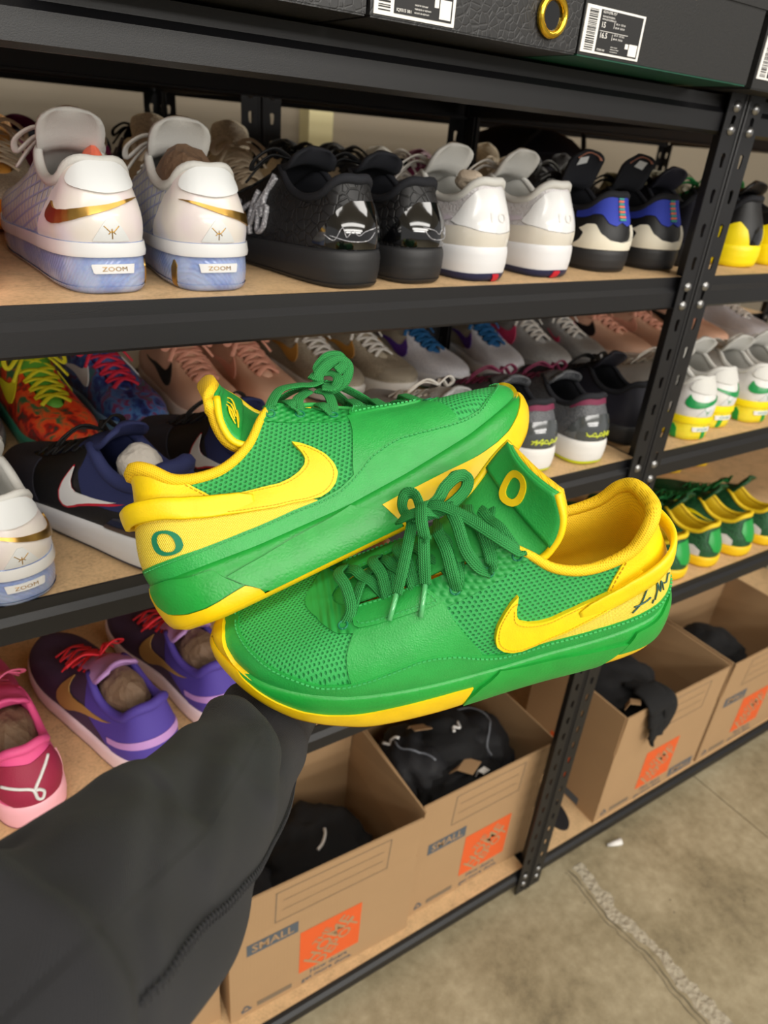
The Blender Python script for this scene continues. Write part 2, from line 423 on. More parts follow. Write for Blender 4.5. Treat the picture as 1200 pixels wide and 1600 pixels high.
    def sole_mesh(self, name, m, lo, hi, bottom=False, top=False, off=0.0, fm=None, mats=None):
        hs = np.unique(np.r_[lo, hi, [h for h in self.hh if lo<h<hi]])[::-1]; N = self.N
        ks = np.arange(N)*28.0/N
        rows = [self.S(ks, np.full(N,h), off, 'sole') for h in hs]
        fm_l = []
        V = np.concatenate(rows); R = len(rows)
        f = [(j*N+i, j*N+(i+1)%N, (j+1)*N+(i+1)%N, (j+1)*N+i) for j in range(R-1) for i in range(N)]
        if fm: fm_l = [fm((ks[i]+14)%28-14, (hs[j]+hs[j+1])/2) for j in range(R-1) for i in range(N)]
        def cap(ring, z, flip):
            nonlocal V
            # strips across the foot: pair lateral and medial columns
            h2 = N//2; n0 = len(f)
            for i in range(h2):
                a,b_ = ring*N+i, ring*N+i+1; c,d = ring*N+(N-i-1)%N, ring*N+(N-i)%N
                q = [a,b_,c,d]; q = [x for j,x in enumerate(q) if x not in q[:j]]
                if len(q)>2: f.append(tuple(q if not flip else q[::-1]))
            if fm: fm_l.extend([0]*(len(f)-n0))
        if bottom: cap(R-1, 0, False)
        if top: cap(0, 0, True)
        # roll the lower edge under so the wall is not a bare sheet
        return mesh(name, V, f, mats or m, fm_l if fm else None)
    def patch_data(self, poly, off=0.0012, surf='upper', step=5.0, rim=0.0016):
        """poly: list of (k, s). A thin sheet lying on the surface with its own edge thickness."""
        poly = np.asarray(poly, float)
        km = poly[:,0].mean(); sm = poly[:,1].mean()
        sk = np.linalg.norm(self.S(km+.5,sm,0,surf)-self.S(km-.5,sm,0,surf))*1000; ss = np.linalg.norm(self.S(km,min(sm+.1,1),0,surf)-self.S(km,max(sm-.1,0),0,surf))*5000
        sk = max(sk,1); ss = max(ss,1)
        Q = poly*[sk,ss]; Q = resamp(np.concatenate([Q,Q[:1]]), step*.7)[:-1]
        lo,hi = Q.min(0),Q.max(0)
        gx = np.arange(lo[0]+step*.5,hi[0],step); gy = np.arange(lo[1]+step*.5,hi[1],step)
        G = np.array([(x+(step*.5 if j%2 else 0),y) for j,y in enumerate(gy) for x in gx]) if len(gx) and len(gy) else np.zeros((0,2))
        if len(G):
            ins = np.zeros(len(G),bool); A=Q; B=np.roll(Q,-1,0)
            dmin = np.full(len(G), 1e9)
            for a,b in zip(A,B):
                c = ((a[1]>G[:,1])!=(b[1]>G[:,1])); xi = a[0]+(G[:,1]-a[1])*(b[0]-a[0])/((b[1]-a[1]) or 1e-12)
                ins ^= c & (G[:,0]<xi)
                ab=b-a; t=np.clip(((G-a)@ab)/((ab@ab) or 1e-12),0,1); dmin=np.minimum(dmin,np.linalg.norm(G-a-t[:,None]*ab,axis=1))
            G = G[ins & (dmin>step*.35)]
        pts = [Vector(q) for q in Q]+[Vector(g) for g in G]; n = len(Q)
        r = geometry.delaunay_2d_cdt(pts, [(i,(i+1)%n) for i in range(n)], [list(range(n))], 1, 1e-6)
        X = np.array([tuple(v) for v in r[0]])/[sk,ss]; T = [tuple(t)[::-1] for t in r[2]]
        V = self.S(X[:,0],X[:,1],off,surf)
        cnt = {}
        for t in T:
            for a,b in zip(t, t[1:]+t[:1]): cnt[(a,b)] = 1
        be = [(a,b) for (a,b) in cnt if (b,a) not in cnt]
        ids = sorted({i for e in be for i in e}); mp = {}
        nV = len(V); top2 = V[ids]; low = self.S(X[ids,0],X[ids,1],off-rim,surf)
        for j,i in enumerate(ids): mp[i] = (nV+j, nV+len(ids)+j)
        V2 = np.concatenate([V,top2,low])
        F2 = T + [(mp[b][0],mp[a][0],mp[a][1],mp[b][1]) for a,b in be]
        # orientation: param (k right, s up) gives outward normals as the grid does
        return V2, F2
    def patch(self, name, poly, m, **kw):
        V,F = self.patch_data(poly, **kw); return mesh(name, V, F, m)
    def path(self, pts, n, off=0.001, surf='upper', closed=False):
        q = cr(pts, n, closed); return self.S(q[:,0],q[:,1],off,surf), self.normal(q[:,0],q[:,1],surf)
def stitches(last, lines, m, off=.0022, dash=.0022, gap=.0014, w=.0008, surf='upper', name='stitching'):
    b = MB()
    for ln in lines:
        P,Nn = last.path(ln, max(40, len(ln)*14), off, surf)
        d = np.r_[0,np.cumsum(np.linalg.norm(np.diff(P,axis=0),axis=1))]; t = np.arange(0,d[-1]-dash,dash+gap)
        for a in t:
            p,q = [np.array([np.interp(x,d,P[:,c]) for c in range(3)]) for x in (a,a+dash)]
            nn = np.array([np.interp(a,d,Nn[:,c]) for c in range(3)]); T = q-p; T/=np.linalg.norm(T)+1e-12; W = np.cross(T,nn)*w*.5; U = nn*w*.5
            b.add([p-W-U*2,p+W-U*2,q+W-U*2,q-W-U*2,p-W*.6+U,p+W*.6+U,q+W*.6+U,q-W*.6+U],[(4,5,6,7),(0,1,5,4),(1,2,6,5),(2,3,7,6),(3,0,4,7)])
    return b.mesh(name, m)
SWOOSH = [(0,.40),(.12,.325),(.3,.225),(.5,.11),(.66,.035),(.78,0),(.88,.005),(.955,.05),(1,.14),(.995,.24),(.96,.34),(.925,.42),(.90,.335),(.865,.26),(.80,.205),(.70,.185),(.58,.20),(.40,.255),(.2,.33)]
def swoosh_poly(k0, s0, k1, s1, flip=False):
    return [(k0+(k1-k0)*u, s0+(s1-s0)*v/.42) for u,v in SWOOSH]
def frame(toe, left, up, pos, mirror=False, scale=1.0):
    a = np.array(toe,float); a/=np.linalg.norm(a); u = np.array(up,float); u-=a*(u@a); u/=np.linalg.norm(u); l = np.cross(u,a)
    m = -1.0 if mirror else 1.0
    return Matrix([[a[i]*scale, l[i]*m*scale, u[i]*scale, pos[i]] for i in range(3)]+[[0,0,0,1]])
POSE_B = frame((.959,-.016,.282),(.183,.794,-.58),(-.215,.608,.765),(0.1069,0.4163,1.3227),True)
POSE_F = frame((-.898,.397,-.189),(-.37,-.915,-.16),(-.236,-.073,.969),(.4649,.2637,1.3361),False)
# ------------------------------------------------------------------ the pair held up in the foreground
GREEN = (.022,.37,.062); YEL = (.95,.67,.002); DGREEN = (.01,.20,.045)
g_leather = mat('green leather', GREEN, .42, 'leather')
g_mesh_side = mat('green quarter mesh', (.024,.36,.075), .6, 'mesh', (.008,.19,.045), axes='xz', scale=1.3)
g_mesh_toe = mat('green toe mesh', (.03,.40,.085), .6, 'mesh', (.010,.23,.05), axes='xy', scale=1.55)
g_dots = mat('green embossed eyestay', (.016,.31,.055), .5, 'dots', axes='xz')
g_sole = mat('green midsole', (.014,.335,.042), .36, 'leather', scale=.6, strength=.7)
g_fabric = mat('green tongue fabric', (.02,.34,.055), .65, 'cloth')
g_lace = mat('green lace', (.02,.30,.06), .7, 'braid')
g_emblem = mat('dark green print', (.005,.20,.09), .5)
y_leather = mat('yellow leather', YEL, .45, 'leather', strength=.5)
y_rubber = mat('yellow rubber', (.95,.62,.002), .42, 'leather', scale=.5, strength=.4)
y_weave = mat('yellow heel weave', (.92,.66,.02), .5, 'weave', (.94,.78,.13))
y_mesh = mat('yellow lining mesh', (.92,.60,.006), .7, 'mesh', (.72,.43,.0), axes='xz', scale=3.0, strength=.55)
y_mat = mat('yellow print', (.94,.64,.003), .5)
thread_g = mat('green thread', (.05,.45,.12), .7)
thread_y = mat('yellow thread', (.66,.40,.004), .7)
aglet_m = mat('clear green aglet', (.10,.45,.16), .15, coat=.6)
ink = mat('dark ink', (.03,.11,.095), .4)
def band_data(last, ks, lo, hi, off, rows=6, surf='upper', rim=.0016, closed=False):
    ks = np.asarray(ks); lo = np.broadcast_to(lo, ks.shape); hi = np.broadcast_to(hi, ks.shape); n = len(ks)
    G = [last.S(ks, lo+(hi-lo)*t, off, surf) for t in np.linspace(0,1,rows)]
    E0 = last.S(ks, lo, off-rim, surf); E1 = last.S(ks, hi, off-rim, surf)
    V = np.concatenate(G+[G[0],E0,G[-1],E1]); m = n if closed else n-1
    q = lambda a,b: [(a*n+i, a*n+(i+1)%n, b*n+(i+1)%n, b*n+i) for i in range(m)]
    f = []
    for r in range(rows-1): f += q(r,r+1)
    f += q(rows+1,rows) + q(rows+2,rows+3)
    if not closed:   # end rims
        for e in (0,n-1):
            base = len(V); A = np.array([g[e] for g in G]); Lw = np.array([last.S(ks[e], (lo+(hi-lo)*t)[e], off-rim, surf) for t in np.linspace(0,1,rows)])
            V = np.concatenate([V,A,Lw])
            for r in range(rows-1):
                t = (base+r, base+r+1, base+rows+r+1, base+rows+r); f.append(t if e else t[::-1])
    return V, [q[::-1] for q in f]
FOXK = [0,1,2,2.6,3.8,4.9,5.5,6.1,6.6,7.06,7.5,8.05,8.45,9,9.6,10.1,10.6,11,11.65,12.35,12.95,13.4,14]
FOXS = [.14,.14,.145,.155,.185,.165,.135,.135,.16,.2,.26,.30,.31,.27,.21,.165,.15,.19,.25,.31,.34,.37,.42]
fox = lambda k: np.interp(np.abs(k), FOXK, FOXS)
def mirror(poly):   # lateral poly (k >= 0, first and last on k = 0) closed over to the medial side
    return list(poly)+[(-k,s) for k,s in poly[::-1] if k > 1e-6]
def hero_shoe(name, label, pose, bow, left):
    L = Last(N=196, M=30, toeflare=3.2)
    t = empty(name, label, 'shoe', 'green and yellow pair held up by the arm', pose)
    up = obj('upper', L.upper_mesh('upper', None, mats=[g_mesh_side, g_mesh_toe], fm=lambda k,s: 1 if abs(k)>9.2 else 0), t)
    obj('lining', L.lining_mesh('lining', y_mesh, inset=8), t)
    obj('collar', L.collar_mesh('collar', y_mesh, r=3.6, k0=-6.9, k1=6.9, n=90, s=.98, rz=1.7), t)
    ks = np.linspace(-14,14,197)[:-1]
    V,f = band_data(L, ks, 0.0, fox(ks), .0016, 6, closed=True, rim=.0022)
    mg = obj('mudguard', mesh('mudguard', V, f, g_leather), t)
    off = lambda ln, d: [(k, s+d) for k,s in ln]
    foxl = [(k, fox(k)-.022) for k in np.linspace(.6,13.9,60)]
    obj('stitching', stitches(L, [foxl, [(-k,s) for k,s in foxl]], thread_g, .0026), mg)
    VAMP = [(10.35,.70),(10.2,.45),(9.87,.15),(9.3,.2),(8.45,.22),(7.5,.18),(6.62,.12),(6.95,.24),(7.25,.33),(7.5,.41),(7.83,.52),(8.1,.63),(8.27,.72),(8.79,.73),(9.5,.73)]
    DOT_K = [5.9,6.27,6.8,7.3,7.9,8.2,8.6,10.3,10.8,11.34,12.2,14]; DOT_S = [.96,.86,.735,.68,.66,.66,.66,.66,.68,.75,.82,.84]
    STRAP = [(10.98,.95),(10.58,.98),(9.94,.99),(9.2,.99),(9.05,.96),(8.66,.83),(8.3,.71),(8.66,.70),(9.18,.70),(9.83,.70),(10.24,.70),(10.42,.73)]
    HEELW = [(0,.12),(1,.12),(2,.12),(3.8,.12),(4.9,.12),(5.55,.125),(5.28,.21),(4.6,.30),(3.55,.47),(2.4,.55),(1.1,.57),(0,.58)]
    HEELU = [(0,.5),(1.5,.5),(3,.58),(3.64,.63),(3.46,.78),(3.2,.93),(3.06,.985),(2,.99),(1,.99),(0,.99)]
    for sg in (1,-1):
        fl = lambda P: [(sg*k,s) for k,s in P]
        dk = np.concatenate([np.linspace(5.9,9,24), np.linspace(9.1,14,30)])*sg
        if sg < 0: dk = dk[::-1]
        V,f = band_data(L, dk, np.interp(np.abs(dk),DOT_K,DOT_S), .985, .0011, 5); obj('eyestay', mesh('eyestay', V, f, g_dots), t)
        vp = obj('vamp_panel', L.patch('vamp_panel', fl(VAMP), g_leather, off=.0014, step=6), t)
        st = obj('throat_strap', L.patch('throat_strap', fl(STRAP), g_leather, off=.0030, step=4, rim=.002), t)
        inner = [(10.4,.77),(10.2,.735),(9.5,.735),(8.7,.735),(8.45,.73),(8.75,.83),(9.1,.945),(9.9,.955),(10.6,.945),(10.75,.93)]
        obj('stitching', stitches(L, [fl(inner)], thread_g, .0036), st)
        sw = [(6.12,.635),(6.3,.57),(6.45,.49),(6.56,.40),(6.53,.31),(6.4,.24),(6.12,.185),(5.85,.155),(5.6,.15),(5.28,.18),(4.95,.23),(4.6,.27),(4.18,.345),(3.55,.44),(2.6,.515),(2.6,.70),(3.02,.69),(3.5,.66),(3.81,.64),(4.2,.60),(4.62,.53),(5.0,.46),(5.3,.43),(5.58,.42),(5.84,.435),(6.0,.47),(6.08,.53)]
        so = obj('swoosh', L.patch('swoosh', fl(sw), y_leather, off=.0036, step=3.2, rim=.0036), t)
        ctr = np.array([5.2,.38]); 
        ins = [(6.1,.58),(6.25,.55),(6.38,.48),(6.47,.40),(6.43,.32),(6.31,.26),(6.08,.21),(5.84,.18),(5.6,.175),(5.28,.20),(4.95,.25),(4.6,.295),(4.18,.37),(3.6,.46)]
        ins2 = [(3.6,.635),(3.85,.615),(4.2,.575),(4.62,.505),(5.0,.435),(5.3,.405),(5.6,.395),(5.88,.41),(6.06,.45),(6.14,.52)]
        obj('stitching', stitches(L, [fl(ins), fl(ins2)], thread_y, .0039, dash=.0018, gap=.0008, w=.0006), so)
        for k,s in ((10.8,.76),(8.05,.77),(7.27,.80),(6.4,.93)):   # eyelets
            P = L.S(np.array(sg*k), np.array(s), .0012); n = L.normal(np.array(sg*k), np.array(s)); a = np.cross(n,[1,0,0.2]); a/=np.linalg.norm(a); b_ = np.cross(n,a)
            an = np.linspace(0,2*math.pi,17); obj('eyelet', MB().tube([P+.0032*(math.cos(x)*a+math.sin(x)*b_) for x in an], .0008, 5).mesh('eyelet', g_emblem, True), t)
        V,f = L.patch_data(fl([(7.02,.68),(7.5,.69),(8,.68),(8.9,.64),(9.5,.60),(10,.56),(10.5,.53),(11,.55),(11.6,.66),(12.2,.86),(12.7,.985),(14,.99),(14,.03),(7.36,.03),(7.2,.35)]), off=.0012, surf='sole', step=4, rim=.002)
        obj('forefoot_rubber', mesh('forefoot_rubber', V, f, y_rubber), t)
        V,f = L.patch_data(fl([(0,.97),(.3,.97),(.6,.6),(1.0,.38),(1.6,.28),(2.2,.26),(2.6,.29),(3,.34),(3.3,.37),(3.52,.2),(3.6,.03),(0,.03)]), off=.0012, surf='sole', step=4, rim=.002)
        obj('heel_rubber', mesh('heel_rubber', V, f, y_rubber), t)
        V,f = L.patch_data(fl([(3.02,.66),(3.53,.73),(4.54,.84),(5.49,.90),(6.15,.955),(6.8,.64),(7.2,.33),(7.33,.10),(3.66,.10),(3.3,.39)]), off=.0024, surf='sole', step=5, rim=.003)
        obj('shank_plate', mesh('shank_plate', V, f, g_sole), t)
        V,f = L.patch_data(fl([(.5,.985),(1.6,.97),(2.2,.90),(2.8,.88),(2.97,.67),(3.25,.40),(2.6,.32),(2.2,.29),(1.6,.31),(1.0,.41),(.6,.63)]), off=.0022, surf='sole', step=4, rim=.003)
        obj('heel_clip', mesh('heel_clip', V, f, g_sole), t)
    V,f = L.patch_data(mirror(HEELW), off=.0010, step=5); obj('heel_quarter', mesh('heel_quarter', V, f, y_weave), t)
    V,f = L.patch_data(mirror(HEELU), off=.0012, step=5); hu = obj('heel_counter', mesh('heel_counter', V, f, y_leather), t)
    sl = [(3.55,.64),(3.36,.79),(3.12,.92)]; obj('stitching', stitches(L, [sl,[(-k,s) for k,s in sl]], thread_y, .0018), hu)
    # strap that runs round the heel, standing off the counter
    sk = np.linspace(-4.3,4.3,90); ak = np.abs(sk); ofs = np.interp(ak,[0,1.5,3.0,4.3],[.0078,.0072,.0052,.0036])
    P = L.S(sk, np.interp(ak,[0,2.0,3.0,3.6,4.3],[.575,.585,.60,.55,.455]), ofs); nn = L.normal(sk, np.full(90,.58)); nn[:,2] *= .2
    v,f,uv = ribbon(P, nn, np.interp(ak,[0,3.0,4.0,4.3],[.0145,.0160,.0150,.008]), np.interp(ak,[0,2.4,3.4,4.3],[.0044,.0040,.0018,.0004])); obj('heel_strap', mesh('heel_strap', v, f, y_leather, None, True, uv), t)
    # toe bumper rising in front of the toe
    tb = [(12.2,0),(12.8,.05),(13.3,.15),(13.65,.25),(14,.29)]; tb = tb+[(28-k,s) for k,s in tb[-2::-1]]
    V,f = L.patch_data(tb, off=.0046, step=3, rim=.005); obj('toe_bumper', mesh('toe_bumper', V, f, y_rubber), t)
    obj('midsole', L.sole_mesh('midsole', g_sole, .08, 1.0, False, True), t)
    obj('outsole', L.sole_mesh('outsole', y_rubber, 0, .085, True, False, off=.0014), t)
    # tongue: rows from the throat up, lateral edge / medial edge
    if left: TR = [((259,10,63),(259,-12,63)),((225,15,77),(225,-17,77)),((195,19,90),(195,-22,90)),((160,24,105),(160,-30,108)),((122,27,95),(144,-37,120)),((108,27,106),(134,-41,130)),((102,24,123),(126,-43,138)),((104,16,141),(118,-43,146))]
    else: TR = [((259,10,63),(259,-12,63)),((225,15,77),(225,-17,77)),((195,19,90),(195,-22,90)),((160,24,105),(160,-30,108)),((120,29,91),(142,-34,122)),((102,31,97),(132,-34,139)),((99,31,114),(124,-34,150)),((105,28,133),(117,-31,158))]
    A = cr([a for a,b in TR], 40); B_ = cr([b for a,b in TR], 40); nc = 17; rows = []; T = np.gradient((A+B_)/2, axis=0)
    for i in range(40):
        w = B_[i]-A[i]; n = np.cross(w, T[i]); n /= np.linalg.norm(n); n = n if n[2]>0 else -n
        rows.append([A[i]+w*u+n*(math.sin(math.pi*u)**.8*7*(.4+.6*i/39)) for u in np.linspace(0,1,nc)])
    G = np.array(rows)/1000.; n_ = np.cross(np.gradient(G,axis=1), np.gradient(G,axis=0)); n_ /= np.linalg.norm(n_,axis=2)[...,None]+1e-12
    if n_[20,8,2] < 0: n_ = -n_
    def sheet(G, th, m, nm, rows=slice(0,None), cols=slice(0,None), lift=0.0):
        g = G[rows,cols]+n_[rows,cols]*lift; q = g-n_[rows,cols]*th; R_,K_ = g.shape[:2]
        V = np.concatenate([g.reshape(-1,3), q.reshape(-1,3)]); o = R_*K_
        f = [(i*K_+j,i*K_+j+1,(i+1)*K_+j+1,(i+1)*K_+j) for i in range(R_-1) for j in range(K_-1)]
        f += [(o+a,o+d,o+c,o+b) for a,b,c,d in f]
        rim = [(0,j) for j in range(K_)]+[(i,K_-1) for i in range(1,R_)]+[(R_-1,j) for j in range(K_-2,-1,-1)]+[(i,0) for i in range(R_-2,0,-1)]
        ids = [i*K_+j for i,j in rim]
        f += [(ids[x],o+ids[x],o+ids[(x+1)%len(ids)],ids[(x+1)%len(ids)]) for x in range(len(ids))]
        return mesh(nm, V, f, m)
    tg = obj('tongue', sheet(G, .003, g_fabric, 'tongue'), t)
    obj('tongue_lining', sheet(G, .006, y_mesh, 'tongue_lining', slice(12,None), slice(0,None), -.0031), t)
    bd = obj('tongue_badge', sheet(G, .002, g_leather, 'tongue_badge', slice(27,40), slice(0,None), .0024), t)
    ed = [G[i,0] for i in range(18,40)]; obj('piping', MB().tube(ed, .0028, 8).mesh('piping', y_leather, True), tg)
    ed = [G[i,-1] for i in range(18,40)]; obj('piping', MB().tube(ed, .0028, 8).mesh('piping', y_leather, True), tg)
    def gp(a, b, lift):   # point on the tongue sheet: a row 0..39, b col 0..16
        i0=int(np.clip(a,0,38)); j0=int(np.clip(b,0,15)); u=a-i0; v=b-j0
        bl=lambda X:(X[i0,j0]*(1-v)+X[i0,j0+1]*v)*(1-u)+(X[i0+1,j0]*(1-v)+X[i0+1,j0+1]*v)*u
        return bl(G)+bl(n_)*lift
    def ring(ci,cj,ru,rv,w,lift,m,nm,par):
        c0 = gp(ci,cj,0); e2 = gp(ci+3,cj,0)-gp(ci-3,cj,0); e2 /= np.linalg.norm(e2); e1 = gp(ci,cj+3,0)-gp(ci,cj-3,0); e1 -= e2*(e1@e2); e1 /= np.linalg.norm(e1); n0 = np.cross(e1,e2); n0 = n0 if n0@(gp(ci,cj,1)-c0) > 0 else -n0
        bv = BVHTree.FromPolygons([Vector(p) for p in (G+n_*.0024).reshape(-1,3)], [(a*nc+b,a*nc+b+1,(a+1)*nc+b+1,(a+1)*nc+b) for a in range(39) for b in range(nc-1)])
        an = np.linspace(0,2*math.pi,41)[:-1]; se = lambda x: np.sign(x)*abs(x)**.82; V=[]; f=[]
        for ea,eb,lf in ((ru,rv,-.001),(ru,rv,lift),(ru-w,rv-w,lift),(ru-w,rv-w,-.001)):
            for x in an:
                p = c0+e1*ea*se(math.cos(x))+e2*eb*se(math.sin(x)); r = bv.ray_cast(Vector(p+n0*.03), Vector(-n0)); q = np.array(r[0]) if r[0] is not None else p+n0*.0024
                V.append(q+n0*lf)
        for q in range(3): f += [(q*40+i,q*40+(i+1)%40,(q+1)*40+(i+1)%40,(q+1)*40+i) for i in range(40)]
        return obj(nm, mesh(nm, V, f, m, None, False), par)
    if left:
        ring(31.0,9.2,.0104,.0124,.0048,.0010,y_mat,'emblem_ring',bd)
    else:   # slim winged mark, yellow strokes
        strokes = [[(38.2,6.0),(34.5,6.8),(30.2,5.6)],[(38.0,4.9),(34.2,5.0),(30.2,4.2)],[(34.6,3.2),(32.2,2.9),(29.8,2.6)],[(30.0,6.4),(29.2,4.6),(28.4,2.4)],[(36.6,4.2),(33.5,4.0),(30.4,3.3)]]
        b = RB()
        for s_ in strokes: 
            pts = [gp(a, c, .0036) for a,c in s_]; b.add(pts, n_[34,5], np.array([.0012,.0026,.0036,.0042,.0036,.0026,.0014,.0008]), .0009, 8)
        obj('emblem', b.mesh('emblem', y_mat), bd)
    # laces
    mm = lambda P: np.array(P, float)/1000.
    LW,LT = .0086,.0021; lb = RB()
    rows_ = [(10.8,.76),(9.95,.97),(9.25,.97),(8.05,.77),(7.27,.80)]
    for r,(k,s) in enumerate(rows_):
        a = L.S(np.array(k),np.array(s),.002)*1000; b_ = L.S(np.array(-k),np.array(s),.002)*1000
        k2,s2 = rows_[min(r+1,4)] if r<4 else (6.4,.93)
        a1 = L.S(np.array(k),np.array(min(s+.12,.99)),.0055)*1000; b1 = L.S(np.array(-k),np.array(min(s+.12,.99)),.0055)*1000
        a0 = L.S(np.array(k),np.array(s),-.001)*1000; b0 = L.S(np.array(-k),np.array(s),-.001)*1000
        mid = (a1+b1)/2+np.array([3,0,7.5])
        lb.add(mm([a0,a1,mid+[-2,7,0],mid-[-2,7,0],b1,b0]), mm([[0,300,800]]*1+[[100,300,900],[300,0,950],[300,0,950],[100,-300,900],[0,-300,800]]), LW, LT, 34)
        c2 = L.S(np.array(-k2),np.array(min(s2+.1,.99)),.002)*1000; c1 = L.S(np.array(k2),np.array(min(s2+.1,.99)),.002)*1000
        for p,q,dz in ((a1,c2,3.0),(b1,c1,4.8)):
            m_ = (p+q)/2+np.array([2,0,dz]); lb.add(mm([p-[0,0,4],p*.7+q*.3+[1,0,dz],m_,p*.3+q*.7+[1,0,dz],q-[0,0,4]]), (.4,0,.9), LW, LT, 24)
    ls = obj('lace', lb.mesh('lace', g_lace), t)
    bw = RB()
    for pts, upv, n in bow['strands']:
        pts = np.array(pts,float)
        if left and len(pts) >= 6 and np.linalg.norm(pts[0]-pts[-1]) < 12: pts = pts.mean(0)*0+pts[0]+(pts-pts[0])*np.array([.88,.88,.80])
        bw.add(mm(pts), np.array(upv,float), LW, LT, n)
    lb2 = obj('lace_bow', bw.mesh('lace_bow', g_lace), t)
    for a,b_ in bow['aglets']:
        obj('aglet', MB().tube(mm([a,[(x+y)/2 for x,y in zip(a,b_)],b_]), .0019, 8).mesh('aglet', aglet_m, True), lb2)
    for path, in bow.get('knots', []):
        pass
    # prints at the heel
    if not left:
        an = np.linspace(0,2*math.pi,49)[:-1]; V=[]; f=[]; se = lambda x: np.sign(x)*abs(x)**.85
        for ea,eb in ((.47,.112),(.26,.084)):
            V.append(L.S(1.95+ea*se2(an,0), .285+eb*se2(an,1)-.03*se2(an,0)*.5, .0021))
        V = np.concatenate(V); f = [(i,(i+1)%48,48+(i+1)%48,48+i) for i in range(48)]
        obj('printed_ring', mesh('printed_ring', V, f, g_emblem), t)
    else:
        sig = [[(3.0,.44),(2.75,.50),(2.55,.60),(2.45,.62)],[(2.95,.50),(2.6,.49),(2.4,.50)],[(2.35,.42),(2.3,.45)],[(2.25,.44),(2.15,.52),(2.1,.59),(2.02,.48),(1.92,.57),(1.85,.46)],[(1.8,.52),(1.65,.50),(1.5,.54),(1.35,.52)]]
        b = MB()
        for s_ in sig:
            P,_ = L.path([(k,.22+(s-.42)*1.15) for k,s in s_], 16, .0018); b.tube(P, .0006, 5)
        obj('signature', b.mesh('signature', ink, True), t)
    return t, L
def se2(an, i):
    x = np.cos(an) if i==0 else np.sin(an); return np.sign(x)*np.abs(x)**.85
BOW_F = dict(strands=[
 ([(197,-11,115),(204,6,109),(211,19,99),(217,27,87)], (.35,.35,.85), 36),
 ([(192,3,117),(195,17,108),(197,27,91)], (.35,.45,.8), 30),
 ([(190,-14,121),(180,-10,127),(166,4,127),(147,28,122),(136,34,114),(132,31,108)], (.3,.25,.9), 50),
 ([(172,-9,127),(170,10,124),(168,24,113),(161,31,102),(153,32,96)], (.4,.35,.85), 40),
 ([(182,0,112),(180,18,110),(179,30,99),(177,33,86)], (.4,.35,.85), 34),
 ([(190,-14,120),(176,-18,126),(167,-25,134),(155,-31,138),(147,-33,131),(152,-25,125),(170,-10,124),(188,-7,122)], (.1,.9,.5), 70),
 ([(184,-15,121),(172,-24,128),(158,-40,130),(150,-46,120),(152,-40,112)], (.3,-.3,.9), 40),
 ([(198,-9,117),(202,-24,121),(198,-31,129),(191,-26,131),(190,-12,126),(196,-5,119)], (.5,.6,.3), 50),
 ([(205,-20,111),(204,-14,117),(196,-8,125),(187,-6,126),(180,-8,120)], (.4,.2,.9), 26),
 ([(186,-19,118),(188,-16,126),(191,-7,129),(193,4,125),(192,9,115),(190,2,110)], (.3,0,.95), 34)],
 aglets=[((217,27,87),(225,39,75)),((197,27,91),(204,42,76))])
BOW_B = dict(strands=[
 ([(137,30,108),(139,30,113),(152,24,121),(168,18,120),(179,15,117),(188,13,117)], (.1,.6,.75), 44),
 ([(186,13,117),(190,12,123),(200,13,127),(210,13,127),(215,12,120),(208,12,111),(196,13,108),(186,13,112)], (0,-1,.15), 60),
 ([(182,14,121),(190,9,124),(199,12,120),(200,19,113),(192,22,107),(184,20,111)], (.2,.7,.6), 40),
 ([(190,12,124),(193,8,129),(203,10,133),(212,11,130),(211,14,122),(203,15,119)], (0,-1,.1), 50),
 ([(155,29,95),(160,25,108),(168,17,112),(176,12,114)], (.2,.7,.6), 30),
 ([(178,30,84),(184,25,97),(186,18,106),(182,12,112)], (.2,.7,.6), 30),
 ([(139,-28,110),(150,-20,119),(166,-4,121),(182,8,118)], (.1,-.2,.9), 34),
 ([(186,8,116),(200,-10,112),(214,-26,98),(222,-36,80)], (.3,-.3,.9), 34),
 ([(190,10,116),(206,2,108),(226,-12,92),(236,-22,78)], (.3,-.2,.9), 34)],
 aglets=[((222,-36,80),(225,-44,70)),((236,-22,78),(244,-30,70))])
shoeF, LF = hero_shoe('green_sneaker', 'green sneaker in front, yellow ring on its tongue and a signature at the heel', POSE_F, BOW_F, True)
shoeB, LB = hero_shoe('green_sneaker', 'green sneaker with a green letter O on its yellow heel, held behind the other', POSE_B, BOW_B, False)
